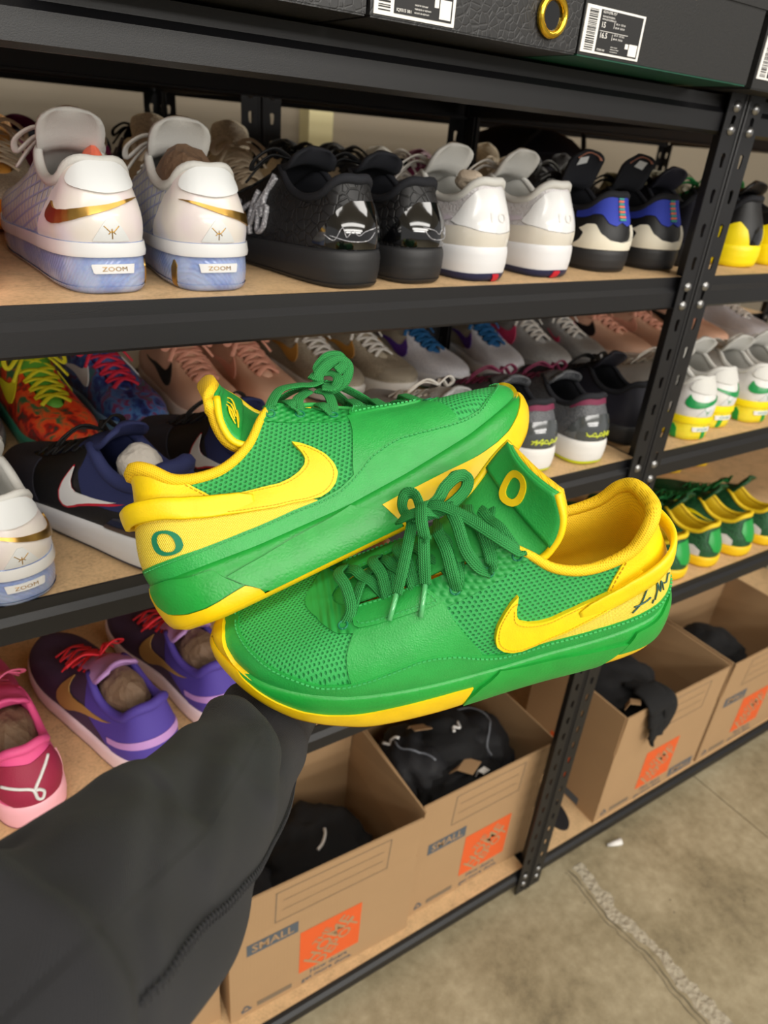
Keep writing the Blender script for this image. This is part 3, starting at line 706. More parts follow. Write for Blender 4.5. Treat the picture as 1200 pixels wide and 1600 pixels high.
# ------------------------------------------------------------------ shoes on the racks
def text_data(s, size=1.0, align='CENTER', bold=0.0):
    cu = bpy.data.curves.new('lettering', 'FONT'); cu.body = s; cu.size = size; cu.align_x = align; cu.align_y = 'CENTER'; cu.resolution_u = 2; cu.offset = bold*size
    o = bpy.data.objects.new('lettering', cu); C.objects.link(o)
    me = bpy.data.meshes.new_from_object(o.evaluated_get(bpy.context.evaluated_depsgraph_get()))
    V = np.array([tuple(v.co) for v in me.vertices]) if len(me.vertices) else np.zeros((0,3)); F = [tuple(p.vertices) for p in me.polygons]
    bpy.data.objects.remove(o); bpy.data.meshes.remove(me); bpy.data.curves.remove(cu)
    return V[:,:2] if len(V) else V, F
def sheet_grid(A, B, bulge, th, m, nm, na=16, nb=9):
    A = cr(np.array(A,float), na); B = cr(np.array(B,float), na); T = np.gradient((A+B)/2, axis=0); rows = []; ns = []
    for i in range(na):
        w = B[i]-A[i]; n = np.cross(w, T[i]); n /= np.linalg.norm(n)+1e-9; n = n if n[2] > 0 else -n
        rows.append([A[i]+w*u+n*math.sin(math.pi*u)*bulge*(.4+.6*i/na) for u in np.linspace(0,1,nb)]); ns.append(n)
    G = np.array(rows); N_ = np.array(ns)[:,None,:]; Q = G-N_*th; o = na*nb
    V = np.concatenate([G.reshape(-1,3), Q.reshape(-1,3)])/1000.
    f = [(i*nb+j,i*nb+j+1,(i+1)*nb+j+1,(i+1)*nb+j) for i in range(na-1) for j in range(nb-1)]
    f += [(o+a,o+d,o+c,o+b) for a,b,c,d in f]
    rim = [(0,j) for j in range(nb)]+[(i,nb-1) for i in range(1,na)]+[(na-1,j) for j in range(nb-2,-1,-1)]+[(i,0) for i in range(na-2,0,-1)]
    ids = [i*nb+j for i,j in rim]; f += [(ids[x],o+ids[x],o+ids[(x+1)%len(ids)],ids[(x+1)%len(ids)]) for x in range(len(ids))]
    return mesh(nm, V, f, m), G/1000., N_
STYLES = {}
def style(nm, upper, lining, sole, outsole=None, lace=None, tongue=None, collar=None, th=32, tf=26, hs=1.0, tongue_z=150, split=.12, decor=(), texts=(), lines=(), bow=True, collar_r=4.5, Ns=72, M=14, toe=1.0, upfm=None, upmats=None, width=1.0, lace_w=.007, heelbulge=0.0, rings=None, collar_rz=1.3, rear=None):
    ribs = RIBS.copy(); ribs[:,6] = th+(ribs[:,6]-28)*hs; ribs[:,[1,2,4,5]] *= width; ribs[:,[1,2]] *= np.interp(np.arange(15),[4,8,14],[1,.88,.88])[:,None]
    # the vamp follows the fore-foot sole height
    ribs[8:,6] -= np.linspace(0,1,7)*(th-tf)*.8
    L = Last(N=Ns, M=M, ribs=ribs, zs=([0,60,150,250,310,347],[th+3,th,(th+tf)/2,tf,tf+5,tf+12]), zb=([0,15,250,300,347],[4,0,0,5,16]), toe=toe, heelbulge=heelbulge, rings=rings)
    parts = []      # (name, mesh, parent index, mirrored mesh or None)
    def add(n, me, par=-1, me2=None): parts.append((n, me, par, me2)); return len(parts)-1
    add('upper', L.upper_mesh(nm+' upper', upper, fm=upfm, mats=upmats))
    add('lining', L.lining_mesh(nm+' lining', lining, inset=7))
    add('collar', L.collar_mesh(nm+' collar', collar or lining, r=collar_r, n=40, s=.975, rz=collar_rz))
    mid = add('midsole', L.sole_mesh(nm+' midsole', sole, split, 1.0, False, True))
    add('outsole', L.sole_mesh(nm+' outsole', outsole or sole, 0, split+.01, True, off=.0008))
    tz = tongue_z; zt = np.interp; O = ribs
    A = [(257,10,O[12,6]-3),(225,14,O[10,6]-1),(190,18,O[9,6]+2),(155,24,O[7,6]-4),(132,30,O[7,6]+1),(118,32,tz-14),(109,28,tz-3),(106,17,tz+3)]
    B = [(x,-y,z) for x,y,z in A]
    me, G, Nn = sheet_grid(A, B, 9, 6, tongue or upper, nm+' tongue'); tg = add('tongue', me)
    if rear:            # sewn label and curved row of stitched lettering on the back of the tongue
        na_,nb_ = G.shape[:2]; Nr = np.repeat(Nn,nb_,1)
        def gp(a,b,l): 
            i=int(min(max(a,0),na_-2)); j=int(min(max(b,0),nb_-2)); u=a-i; v=b-j; f=lambda X:(X[i,j]*(1-v)+X[i,j+1]*v)*(1-u)+(X[i+1,j]*(1-v)+X[i+1,j+1]*v)*u
            return f(G)-f(Nr)*(.006+l)
        q = [gp(10.6,2.2,.0012),gp(10.9,4.6,.0012),gp(12.6,4.2,.0012),gp(12.3,1.9,.0012)]
        add('tongue_label', mesh(nm+' tongue label', q, [(0,1,2,3)], rear[0], None, False), tg)
        b = MB()
        for t in np.linspace(-1.15,1.25,15):
            c,s_ = math.cos(t), math.sin(t); p0 = gp(11.6+2.35*c,4.0+3.0*s_,.0014); p1 = gp(11.6+2.95*c,4.0+3.6*s_,.0014); b.tube([p0,(p0+p1)/2,p1], .0011, 5)
        add('stitched_lettering', b.mesh(nm+' stitched lettering', rear[1], True), tg)
    if lace is not None:
        rb = RB(); rows_ = [(11.0,.86),(10.2,.88),(9.5,.9),(8.8,.9),(8.0,.9),(7.3,.92)]
        for r,(k,s) in enumerate(rows_):
            a0 = L.S(np.array(k),np.array(s),.001); b0 = L.S(np.array(-k),np.array(s),.001); k2,s2 = rows_[min(r+1,5)]
            for p,q in ((a0,L.S(np.array(-k2),np.array(s2),.001)),(b0,L.S(np.array(k2),np.array(s2),.001))):
                m_ = (p+q)/2+np.array([.002,0,.009]); rb.add([p,p*.75+q*.25+[0,0,.0065],m_,p*.25+q*.75+[0,0,.0065],q], (.35,0,.93), lace_w, .0026, 12)
        if bow:
            c = L.S(np.array(7.3),np.array(.95),.0); c = np.array([c[0]+.004,0,c[2]+.012])
            for sg in (1,-1):
                rb.add([c,c+[.004,sg*.022,.010],c+[.012,sg*.042,-.002],c+[.022,sg*.040,-.014],c+[.014,sg*.020,.002],c], (.5,sg*.3,.8), lace_w, .0026, 26)
                rb.add([c,c+[.012,sg*.012,.004],c+[.028,sg*.026,-.010],c+[.038,sg*.040,-.030]], (.4,sg*.4,.8), lace_w*.8, .0026, 16)
        add('lace', rb.mesh(nm+' lace', lace))
    for d in decor:
        n, poly, m = d[:3]; kw = d[3] if len(d) > 3 else {}
        V,f = L.patch_data(poly, **{**dict(off=.0016, step=5.0), **kw}); add(n, mesh(nm+' '+n, V, f, m))
    for n, paths, m, r, surf in lines:
        b = MB()
        for p in paths:
            P,_ = L.path(p, max(12,len(p)*6), .0024, surf); b.tube(P, r, 5)
        add(n, b.mesh(nm+' '+n, m, True))
    for n, s, k0, s0, wk, hs_, m, surf in texts:      # text wrapped on the surface, read from outside
        V,F = text_data(s, 1.0)
        if len(V):
            w = np.ptp(V[:,0]); h = np.ptp(V[:,1]); u = (V[:,0]-V[:,0].min())/w-.5; v = (V[:,1]-V[:,1].min())/h-.5
            a = mesh(nm+' '+n, L.S(k0-u*wk, s0+v*hs_, .0028, surf), F, m, None, False)
            b = mesh(nm+' '+n+' mirrored', L.S(k0+u*wk, s0+v*hs_, .0028, surf), F, m, None, False)
            add(n, a, -1, b)
    STYLES[nm] = (parts, L)
def shoe(nm, x, y, z, head=90.0, mirror_=False, label='', name='sneaker', group=None, pitch=0.0, roll=0.0, scale=1.0, cat='shoe'):
    """heel of the shoe at (x, y, z); head = compass of the toe in degrees (90 = straight into the rack)"""
    parts, L = STYLES[nm]
    o = empty(name, label, cat, group)
    M_ = Matrix.Translation((x,y,z)) @ Matrix.Rotation(math.radians(head),4,'Z') @ Matrix.Rotation(math.radians(-pitch),4,'Y') @ Matrix.Rotation(math.radians(roll),4,'X') @ Matrix.Diagonal((scale, -scale if mirror_ else scale, scale, 1))
    o.matrix_world = M_; made = []
    for n, me, par, me2 in parts:
        made.append(obj(n, me2 if (mirror_ and me2 is not None) else me, o if par < 0 else made[par]))
    return o
def pair(nm, xL, yL, xR, yR, z, desc, where, headL=90, headR=None, group=None, toe_out=False, name='sneaker', scale=1.0, order=None):
    """heels out: the left shoe stands left; toes out (heading -90): the left shoe stands right"""
    g = group or ('pair of '+desc)
    headR = headL if headR is None else headR
    a,b = order or ('left', 'right')
    shoe(nm, xL, yL, z, headL, toe_out, f'{desc}, {a} of the pair {where}', name, g, scale=scale)
    shoe(nm, xR, yR, z, headR, not toe_out, f'{desc}, {b} of the pair {where}', name, g, scale=scale)
_stuff_n = [0]
def blob(name, label, cat, loc, size, m, seed=0, amp=.28, freq=2.2, sub=3, group=None, rot=0):
    import bmesh
    bm = bmesh.new(); bmesh.ops.create_icosphere(bm, subdivisions=sub, radius=1.0)
    rs = np.random.RandomState(seed); ph = rs.rand(8,3)*6.28; di = rs.randn(8,3)
    for v in bm.verts:
        p = np.array(v.co); d = sum(abs(math.sin(freq*(di[i]@p)+ph[i,0]))*(.5 if i<4 else .25) for i in range(8))/2.0-.6
        q = p*(1+amp*d); v.co = (q[0]*size[0], q[1]*size[1], q[2]*size[2])
    me = bpy.data.meshes.new(name); bm.to_mesh(me); bm.free(); me.materials.append(m)
    me.polygons.foreach_set('use_smooth', np.full(len(me.polygons), False))
    o = obj(name, me); o.location = loc; o.rotation_euler[2] = rot
    if label: tag(o, label, cat, group)
    return o
paper_brown = mat('brown stuffing paper', srgb(122,96,74), .7, 'paper'); paper_white = mat('pale stuffing paper', srgb(205,198,188), .7, 'paper')
def stuffing(x, y, z, head, m, label, sx=.05, sy=.024, sz=.03, dx=.095, dz=.075, seed=1, group='stuffing papers inside the shoes'):
    h = math.radians(head); return blob('stuffing_paper', label, 'paper', (x+math.cos(h)*dx, y+math.sin(h)*dx, z+dz), (sx,sy,sz), m, seed, .25, group=group, rot=h)
# ---- materials of the rack shoes
def P_(n, rgb, r=.5, k='plain', **kw): return mat(n, srgb(*rgb), r, k, **kw)
pearl = mat('pearl leather', srgb(238,228,228), .3, 'pearl', coat=.3); white_l = P_('white leather', (222,220,217), .45, 'leather', strength=.5); white_pad = P_('white padding', (206,205,200), .7, 'cloth')
white_gloss = P_('white gloss', (224,224,224), .22, coat=.5); gold = mat('gold foil', srgb(190,150,78), .32, metal=1.0); lt_grey = P_('pale grey leather', (214,216,216), .4)
plates = P_('pale quilted plates', (206,208,204), .25, 'plates', col2=srgb(170,176,214)); clear_blue = mat('cloudy blue sole', srgb(132,150,200), .15, 'clear', srgb(160,174,208), coat=.5)
white_rub = P_('white rubber', (220,220,222), .45); lace_w_ = P_('white lace', (228,224,216), .7, 'cloth'); blk_croc = P_('black croc leather', (24,24,26), .5, 'croc', col2=srgb(14,14,15))
blk = P_('black leather', (20,20,22), .5, 'leather'); blk_lin = P_('black lining', (18,20,28), .85, 'cloth'); blk_gloss = P_('black patent', (6,6,8), .06, coat=1.0); blk_rub = P_('black rubber', (34,34,36), .55)
silver_gl = P_('silver glitter', (150,150,156), .35, 'speckle', col2=srgb(215,215,220)); white_peb = P_('white pebbled mesh', (212,210,211), .55, 'knit', col2=srgb(205,200,202)); cream_gl = P_('cream gloss', (214,208,196), .15, coat=.6)
lav = P_('lavender mesh', (206,196,206), .6, 'cloth'); red_m = P_('red print', (196,30,52), .4); navy_rub = P_('navy rubber', (28,36,72), .4); blue_s = P_('royal blue suede', (40,58,168), .75, 'cloth'); cream_l = P_('cream leather', (228,222,204), .4)
teal_m = P_('teal thread', (60,150,140), .6); coral_m = P_('coral thread', (226,112,84), .6); copper_m = P_('copper thread', (190,128,104), .6)
yel_rub = P_('bright yellow rubber', (246,222,12), .4); green_lace = P_('bright green lace', (30,128,62), .7, 'cloth'); clear_yel = mat('cloudy yellow sole', srgb(238,214,30), .2, 'clear', srgb(240,222,60), scale=.8, coat=.4); green_p = P_('green foil', (20,140,70), .3)
orange_sw = mat('orange marbled upper', (.5,.2,.1), .4, 'swirl', [(.30,srgb(24,70,60)),(.40,srgb(150,30,28)),(.47,srgb(228,60,34)),(.56,srgb(232,92,44)),(.66,srgb(60,110,70))], coat=.2)
blue_sw = mat('blue marbled upper', (.1,.2,.5), .4, 'swirl', [(.30,srgb(26,28,70)),(.42,srgb(40,60,130)),(.52,srgb(70,120,180)),(.6,srgb(120,40,90)),(.7,srgb(50,110,120))], coat=.2)
lime_lace = P_('lime lace', (214,206,30), .6, 'cloth'); red_lace = P_('red lace', (214,40,70), .6, 'cloth'); teal_rub = P_('teal rubber', (60,150,124), .35); sky_rub = P_('sky blue rubber', (120,160,196), .35)
peach = P_('peach suede', (226,180,152), .6, 'cloth'); peach_l = P_('peach lace', (236,170,146), .6, 'cloth'); peach_s = P_('peach rubber', (232,206,188), .5)
tan_m = P_('tan mesh', (186,174,154), .6, 'knit', col2=srgb(160,150,130)); suede = P_('greige suede', (160,150,132), .75, 'cloth'); ivory = P_('ivory rubber', (230,226,218), .45); gold_or = P_('ochre suede', (196,140,60), .7, 'cloth')
blue_lace = P_('petrol blue lace', (20,88,140), .7, 'cloth'); purple_p = P_('purple print', (84,50,140), .5); white_m = P_('white mesh', (230,230,236), .5, 'knit', col2=srgb(214,214,222)); pink_lace = P_('pink lace', (232,80,160), .6, 'cloth')
grey_m = P_('light grey mesh', (176,176,174), .55, 'knit', col2=srgb(158,158,158)); grey_s = P_('grey rubber', (128,128,128), .5); pink_p = P_('pink print', (238,70,120), .5)
dgrey = P_('dark grey mesh', (96,98,102), .5, 'knit', col2=srgb(80,82,86)); maroon = P_('maroon suede', (112,34,66), .7, 'cloth'); grey_gl = P_('grey patent', (70,74,76), .12, coat=.8); lime_m = P_('lime ink', (196,206,60), .5); lime_rub = P_('lime rubber', (206,220,30), .4); white_clay = P_('white foam', (222,220,216), .6)
navy_pad = P_('navy padding', (30,38,84), .8, 'cloth'); navy_gl = P_('navy patent', (18,22,44), .08, coat=.9); dark_sue = P_('charcoal suede', (46,46,58), .85, 'cloth')
dpurple = P_('dark plum mesh', (66,46,76), .75, 'cloth'); purple = P_('violet suede', (76,58,150), .7, 'cloth'); lilac = P_('lilac rubber', (186,140,200), .4); gold_th = P_('gold thread', (170,130,70), .5, 'cloth'); pale_pink = P_('pale pink rubber', (236,212,216), .45)
red_cord = P_('red cord lace', (224,38,52), .6, 'cloth'); hot_pink = P_('hot pink mesh', (230,84,142), .55, 'cloth'); wine = P_('wine suede', (150,28,62), .55, 'cloth'); pk_sole = P_('blush rubber', (244,176,186), .45)
bottle_g = P_('bottle green mesh', (30,98,52), .5, 'knit', col2=srgb(18,66,36)); bright_g = P_('bright green gloss', (26,150,62), .35); yel_lin = P_('yellow lining', (232,196,20), .6, 'cloth'); dk_yel = P_('deep yellow rubber', (240,196,16), .45)
knit_b = P_('oatmeal knit', (214,204,184), .7, 'knit', col2=srgb(186,176,156)); orange_r = P_('orange rubber', (246,150,16), .4); cream_k = P_('cream knit', (214,196,166), .7, 'knit', col2=srgb(192,174,146)); cream_lc = P_('cream lace', (214,196,168), .7, 'cloth'); blk_lace = P_('black lace', (16,16,18), .7, 'cloth')
maroon_d = P_('dark magenta mesh', (110,20,66), .6, 'cloth'); olive_m = P_('olive mesh', (110,108,84), .7, 'cloth'); ink_navy = P_('ink navy mesh', (22,22,36), .7, 'cloth'); og_print = P_('orange print', (190,100,20), .6)
el = lambda kc,sc,rk,rs,n=24: [(kc+rk*math.cos(a), sc+rs*math.sin(a)) for a in np.linspace(0,2*math.pi,n,endpoint=False)]
thick_rings = [(1.0,.5),(.97,2.6),(.74,2.8),(.70,1.0),(.4,2.0),(.15,1.0),(.03,-1.5),(0,-4)]
def pearl_style(nm, up, shell, pad, sw, fox, clear, collar, lace, plate, plate_txt, mark, streak, sk=(-1.75,3.2)):
    dec = [('heel_shell', mirror([(0,0),(4.3,0),(3.7,.4),(3.3,.80),(2.4,.90),(1.2,.955),(0,.96)]), shell, dict(off=.0014)),
           ('heel_pad', el(0,.765,1.75,.195), pad, dict(off=.0042, step=3.5, rim=.004)),
           ('swoosh', swoosh_poly(sk[0],.21,sk[1],.57), sw, dict(off=.0032, step=3, rim=.003)),
           ('heel_badge', [(-.8,.02),(.8,.02),(.12,.29),(-.12,.29)], lt_grey, dict(off=.0026, step=3)),
           ('foxing', mirror([(0,.68),(6,.68),(10,.7),(14,.72),(14,.97),(10,.97),(6,.97),(0,.97)][:1]+[(k,.68) for k in range(1,14)]+[(14,.68),(14,.975)]+[(k,.975) for k in range(13,0,-1)]+[(0,.975)]) if 0 else [(k,.73) for k in np.linspace(-13.9,13.9,60)]+[(k,.965) for k in np.linspace(13.9,-13.9,60)], fox, dict(off=.0016, surf='sole', step=6)),
           ('name_plate', [(-.85,.40),(.85,.40),(.95,.58),(-.95,.58)], plate, dict(off=.0022, surf='sole', step=3))]
    for i,(k,w) in enumerate(streak): dec.append(('sole_streak', [(k,.04),(k+w*.7,.04),(k+w,.5),(k+w*.6,.62),(k+.1,.45)], mark, dict(off=.0012, surf='sole', step=3)))
    style(nm, up, white_pad, clear, clear, lace=lace, tongue=white_pad, collar=collar, th=45, tf=34, hs=.86, tongue_z=150, decor=dec, collar_r=5.5, rings=thick_rings, heelbulge=4, collar_rz=.8,
          texts=[('plate_lettering', 'ZOOM', 0, .49, 1.05, .085, plate_txt, 'sole')], lines=[('badge_mark', [[(-.3,.19),(0,.12),(.3,.19)],[(0,.16),(0,.05)],[(-.15,.10),(0,.13),(.15,.10)]], plate_txt, .0006, 'upper')])
pearl_style('pearl', plates, pearl, lt_grey, gold, white_gloss, clear_blue, white_pad, lace_w_, white_gloss, gold, gold, [(-2.6,.5)])
style('patent', blk_croc, blk_lin, blk_rub, blk_rub, lace=blk_lace, tongue=blk_lin, th=38, tf=28, hs=.90, tongue_z=132, heelbulge=2,
      decor=[('heel_counter', mirror([(0,.03),(1.6,.03),(2.9,.10),(2.3,.33),(1.5,.56),(.8,.66),(0,.68)]), blk_gloss, dict(off=.0022))],
      lines=[('ink_signature', [[(2.2,.22),(1.7,.14),(1.3,.30),(1.1,.18),(.8,.26),(.5,.2),(.1,.26),(-.6,.3)],[(1.9,.2),(1.0,.13),(0,.14),(-.5,.24)]], silver_gl, .0005, 'upper'),
             ('brush_mark', [[(7.9,.12),(7.2,.08),(6.7,.25),(6.6,.55),(6.3,.85)],[(8.2,.25),(7.4,.42),(6.6,.36),(5.9,.45),(5.7,.2),(6.1,.1),(6.3,.3),(6.9,.42)],[(7.3,.6),(7.0,.3),(6.75,.05)],[(8.9,.3),(8.4,.5)],[(6.0,.3),(6.5,.6),(6.6,.85)]], silver_gl, .0034, 'upper')])
style('white', white_peb, white_pad, white_rub, navy_rub, lace=lace_w_, tongue=white_pad, th=40, tf=30, hs=.92, tongue_z=148, split=.22, heelbulge=2,
      decor=[('heel_guard', mirror([(0,0),(6.2,0),(5,.2),(3.7,.37),(2.5,.33),(1.2,.21),(0,.18)]), cream_gl, dict(off=.0022)),
             ('heel_shell', mirror([(0,.19),(1.2,.22),(2.5,.34),(3.0,.45),(2.3,.72),(1.5,.84),(0,.88)]), white_gloss, dict(off=.0020)),
             ('side_mesh', [(2.9,.50),(3.3,.60),(5,.60),(7.4,.52),(8.4,.30),(6,.36),(4.4,.42)], lav), ('side_mesh', [(-2.9,.50),(-3.3,.60),(-5,.60),(-7.4,.52),(-8.4,.30),(-6,.36),(-4.4,.42)], lav),
             ('swoosh', [(4.1,.50),(5,.50),(6.6,.46),(7.4,.38),(7.2,.52),(7.7,.34),(6.6,.38),(5,.455)], red_m, dict(off=.0028, step=3)),
             ('red_stripe', [(-.55,.01),(-.05,.01),(.1,.21),(-.4,.21)], red_m, dict(off=.0026, surf='sole', step=3))],
      texts=[('embossed_number', '10', 0, .42, 1.1, .15, white_l, 'upper')])
style('bluewhite', blk, blk_lin, rear=(lt_grey, copper_m), sole=blk_rub, outsole=blk_rub, lace=blk_lace, tongue=blk_lin, th=30, tf=26, hs=.92, tongue_z=154, heelbulge=1,
      decor=[('heel_patch', mirror([(0,.48),(.5,.40),(1.0,.44),(1.5,.62),(2.4,.70),(3.6,.74),(3.7,.93),(2,.96),(0,.96)]), blue_s, dict(off=.0018)),
             ('heel_clip', mirror([(0,.0),(2.4,0),(3.4,.02),(2.8,.16),(2.6,.30),(3.0,.42),(2.5,.48),(1.9,.44),(1.5,.26),(.9,.15),(0,.12)]), cream_l, dict(off=.0045, rim=.004, step=4))]
      +[('pull_tab_stripe', [(-.28,.50+i*.048),(.28,.50+i*.048),(.28,.535+i*.048),(-.28,.535+i*.048)], (teal_m if i%2==0 else coral_m), dict(off=.0042, step=3, rim=.003)) for i in range(9)])
style('blackyellow', blk, blk_lin, yel_rub, yel_rub, lace=green_lace, tongue=blk, th=34, tf=28, hs=.92, tongue_z=128,
      decor=[('heel_shield', mirror([(.8,.0),(3.6,.0),(4.2,.3),(3.0,.52),(1.9,.5),(1.5,.3)][:0] or [(0,0),(.7,0),(.5,.3),(0,.4)]), blk_gloss), ('side_panel', [(.8,0),(3.6,0),(4.3,.25),(3.0,.48),(1.8,.5),(1.2,.3)], yel_rub, dict(off=.002)), ('side_panel', [(-.8,0),(-3.6,0),(-4.3,.25),(-3.0,.48),(-1.8,.5),(-1.2,.3)], yel_rub, dict(off=.002))])
pearl_style('whitegreen', white_l, white_l, white_pad, green_p, yel_rub, clear_yel, white_pad, lace_w_, white_gloss, green_p, bright_g, [(2.0,.7),(-.6,.6),(-3.0,.7)], (-2.5,1.9))
style('orangemix', orange_sw, P_('lime lining',(110,180,50),.6,'cloth'), teal_rub, teal_rub, lace=lime_lace, tongue=P_('green tongue',(90,160,50),.6,'cloth'), th=32, tf=28, hs=.95, tongue_z=126, decor=[('swoosh', swoosh_poly(3.6,.3,8.4,.85), lime_lace, dict(off=.003, step=3)),('swoosh', swoosh_poly(-3.6,.3,-8.4,.85), lime_lace, dict(off=.003, step=3))])
style('bluemix', blue_sw, red_lace, sky_rub, sky_rub, lace=red_lace, tongue=blue_sw, th=32, tf=28, hs=.95, tongue_z=126, decor=[('swoosh', swoosh_poly(3.6,.3,8.4,.85), white_gloss, dict(off=.003, step=3)),('swoosh', swoosh_poly(-3.6,.3,-8.4,.85), white_gloss, dict(off=.003, step=3))])
style('peach', peach, peach, peach_s, peach_s, lace=peach_l, tongue=peach, th=34, tf=28, hs=.92, tongue_z=122, lace_w=.010, decor=[('swoosh', swoosh_poly(4.0,.22,8.6,.72), blk, dict(off=.002, step=3)),('swoosh', swoosh_poly(-4.0,.22,-8.6,.72), peach_l, dict(off=.002, step=3))])
style('greige', tan_m, suede, ivory, navy_rub, lace=lace_w_, tongue=tan_m, th=36, tf=32, hs=.92, tongue_z=126, decor=[('toe_cap', [(11.0,.1),(12,.5),(14,.62),(16,.5),(17,.1),(14,.1)], suede, dict(off=.002)),('swoosh', swoosh_poly(4.0,.25,8.6,.75), gold_or, dict(off=.002, step=3)),('swoosh', swoosh_poly(-4.0,.25,-8.6,.75), gold_or, dict(off=.002, step=3))])
style('whiteblue', white_m, suede, white_rub, teal_rub, lace=blue_lace, tongue=blue_lace, th=34, tf=30, hs=.92, tongue_z=126, lace_w=.010, decor=[('quarter_panel', [(1,.1),(7.4,.12),(8.8,.5),(8.2,.92),(6,.92),(3,.9),(1,.9)], suede, dict(off=.001)),('quarter_panel', [(-1,.1),(-7.4,.12),(-8.8,.5),(-8.2,.92),(-6,.92),(-3,.9),(-1,.9)], suede, dict(off=.001)),('swoosh', swoosh_poly(4.4,.2,8.8,.7), purple_p, dict(off=.003, step=3)),('swoosh', swoosh_poly(-4.4,.2,-8.8,.7), purple_p, dict(off=.003, step=3))])
style('greypink', grey_m, grey_m, grey_s, grey_s, lace=lace_w_, tongue=grey_m, th=34, tf=28, hs=.92, tongue_z=124, decor=[('swoosh', swoosh_poly(3.6,.18,8.6,.8), pink_p, dict(off=.003, step=3)),('swoosh', swoosh_poly(-7.6,.3,-9.4,.5), pink_p, dict(off=.003, step=3))])
style('greymaroon', dgrey, blk_lin, white_clay, lime_rub, lace=maroon, tongue=dgrey, th=40, tf=30, hs=.90, tongue_z=126, split=.16, heelbulge=2,
      decor=[('heel_counter', mirror([(0,.02),(1.6,.02),(2.8,.08),(2.3,.33),(1.5,.55),(0,.60)]), grey_gl, dict(off=.0022)),('collar_patch', mirror([(0,.80),(1.6,.80),(2.9,.84),(2.7,.985),(0,.985)]), maroon, dict(off=.0016))],
      lines=[('ink_signature', [[(1.2,.10),(.8,.2),(.9,.1),(.4,.22),(.5,.1),(.1,.2),(-.2,.1),(-.4,.2),(-.8,.12),(-1.1,.2)],[(1.2,.17),(0,.13),(-1.1,.14)]], lime_m, .0011, 'upper')])
style('navy', blk, navy_pad, white_rub, navy_rub, lace=blk_lace, tongue=navy_pad, th=42, tf=30, hs=1.0, tongue_z=148, collar=navy_pad, collar_r=8, heelbulge=2,
      decor=[('toe_suede', [(8.6,.06),(10,.8),(14,.86),(18,.8),(19.4,.06),(14,.06)], dark_sue, dict(off=.0016)),('collar_panel', mirror([(0,.62),(2,.60),(4,.44),(5.6,.34),(6.6,.60),(6.5,.96),(3,.97),(0,.97)]), navy_pad, dict(off=.0028, rim=.003)),
             ('heel_counter', mirror([(0,.03),(2,.03),(4.6,.03),(4.0,.30),(2.6,.44),(1.2,.48),(0,.49)]), navy_gl, dict(off=.0024)),
             ('swoosh_edge', swoosh_poly(3.6,.12,7.4,.66), red_m, dict(off=.0030, step=3)),('swoosh', swoosh_poly(4.0,.145,7.3,.64), white_gloss, dict(off=.0038, step=3)),
             ('swoosh_edge', swoosh_poly(-3.6,.12,-7.4,.66), red_m, dict(off=.0030, step=3)),('swoosh', swoosh_poly(-4.0,.145,-7.3,.64), white_gloss, dict(off=.0038, step=3))])
style('violet', dpurple, purple, pale_pink, pale_pink, lace=red_cord, tongue=lilac, th=36, tf=30, hs=.98, tongue_z=134, collar=purple, collar_r=6, lace_w=.005,
      decor=[('heel_panel', mirror([(0,0),(3.4,0),(4.2,.3),(5.6,.5),(6.4,.9),(3,.95),(0,.95)]), purple, dict(off=.0014)),('heel_band', mirror([(0,.30),(2.4,.28),(3.6,.24),(3.7,.38),(2.4,.42),(0,.44)]), lilac, dict(off=.0026)),
             ('swoosh', swoosh_poly(3.7,.12,8.2,.80), gold_th, dict(off=.003, step=3)),('swoosh', swoosh_poly(-3.7,.12,-8.2,.80), gold_th, dict(off=.003, step=3))])
style('pink', hot_pink, hot_pink, pk_sole, pk_sole, lace=P_('pink cord lace',(240,110,150),.6,'cloth'), tongue=hot_pink, th=40, tf=30, hs=.92, tongue_z=126, collar_r=5,
      decor=[('heel_counter', mirror([(0,.0),(1.4,.02),(2.3,.2),(2.6,.5),(2.2,.80),(0,.72)]), wine, dict(off=.002)),('heel_fin', [(2.4,0),(3.4,0),(3.2,.5),(2.75,.62),(2.7,.3)], pk_sole, dict(off=.0026)),('heel_fin', [(-2.4,0),(-3.4,0),(-3.2,.5),(-2.75,.62),(-2.7,.3)], pk_sole, dict(off=.0026))],
      lines=[('heel_mark', [[(1.9,.44),(1.0,.38),(.25,.30),(.1,.12),(-.15,.08),(-.3,.18),(-.1,.26),(.1,.30),(-.5,.5),(-1.3,.70)]], white_l, .0022, 'upper')])
style('bottlegreen', bottle_g, yel_lin, dk_yel, dk_yel, lace=green_lace, tongue=bottle_g, th=24, tf=22, hs=.92, tongue_z=138, collar=yel_lin, collar_r=4.5,
      decor=[('heel_patch', mirror([(0,.12),(1.0,.2),(1.6,.5),(1.4,.8),(0,.84)]), bright_g, dict(off=.002)),('side_patch', [(2.3,.03),(5.8,.03),(5.4,.34),(3.0,.42),(2.3,.2)], white_l, dict(off=.002)),('side_patch', [(-2.3,.03),(-5.8,.03),(-5.4,.34),(-3.0,.42),(-2.3,.2)], white_l, dict(off=.002)),
             ('swoosh', swoosh_poly(4.2,.4,8.8,.8), yel_rub, dict(off=.0026, step=3))])
style('oatmeal', knit_b, knit_b, orange_r, orange_r, lace=cream_lc, tongue=P_('amber tongue',(214,150,60),.6,'cloth'), th=36, tf=34, hs=.92, tongue_z=134)
style('cream', cream_k, cream_k, ivory, ivory, lace=cream_lc, tongue=cream_k, th=34, tf=28, hs=.92, tongue_z=148, lace_w=.009, decor=[('tongue_side', [(8,.5),(9,.5),(9,.7),(8,.7)], cream_lc)])
style('creamblack', cream_k, blk_lin, ivory, ivory, lace=blk_lace, tongue=blk_lin, th=34, tf=28, hs=.92, tongue_z=126, lace_w=.010)
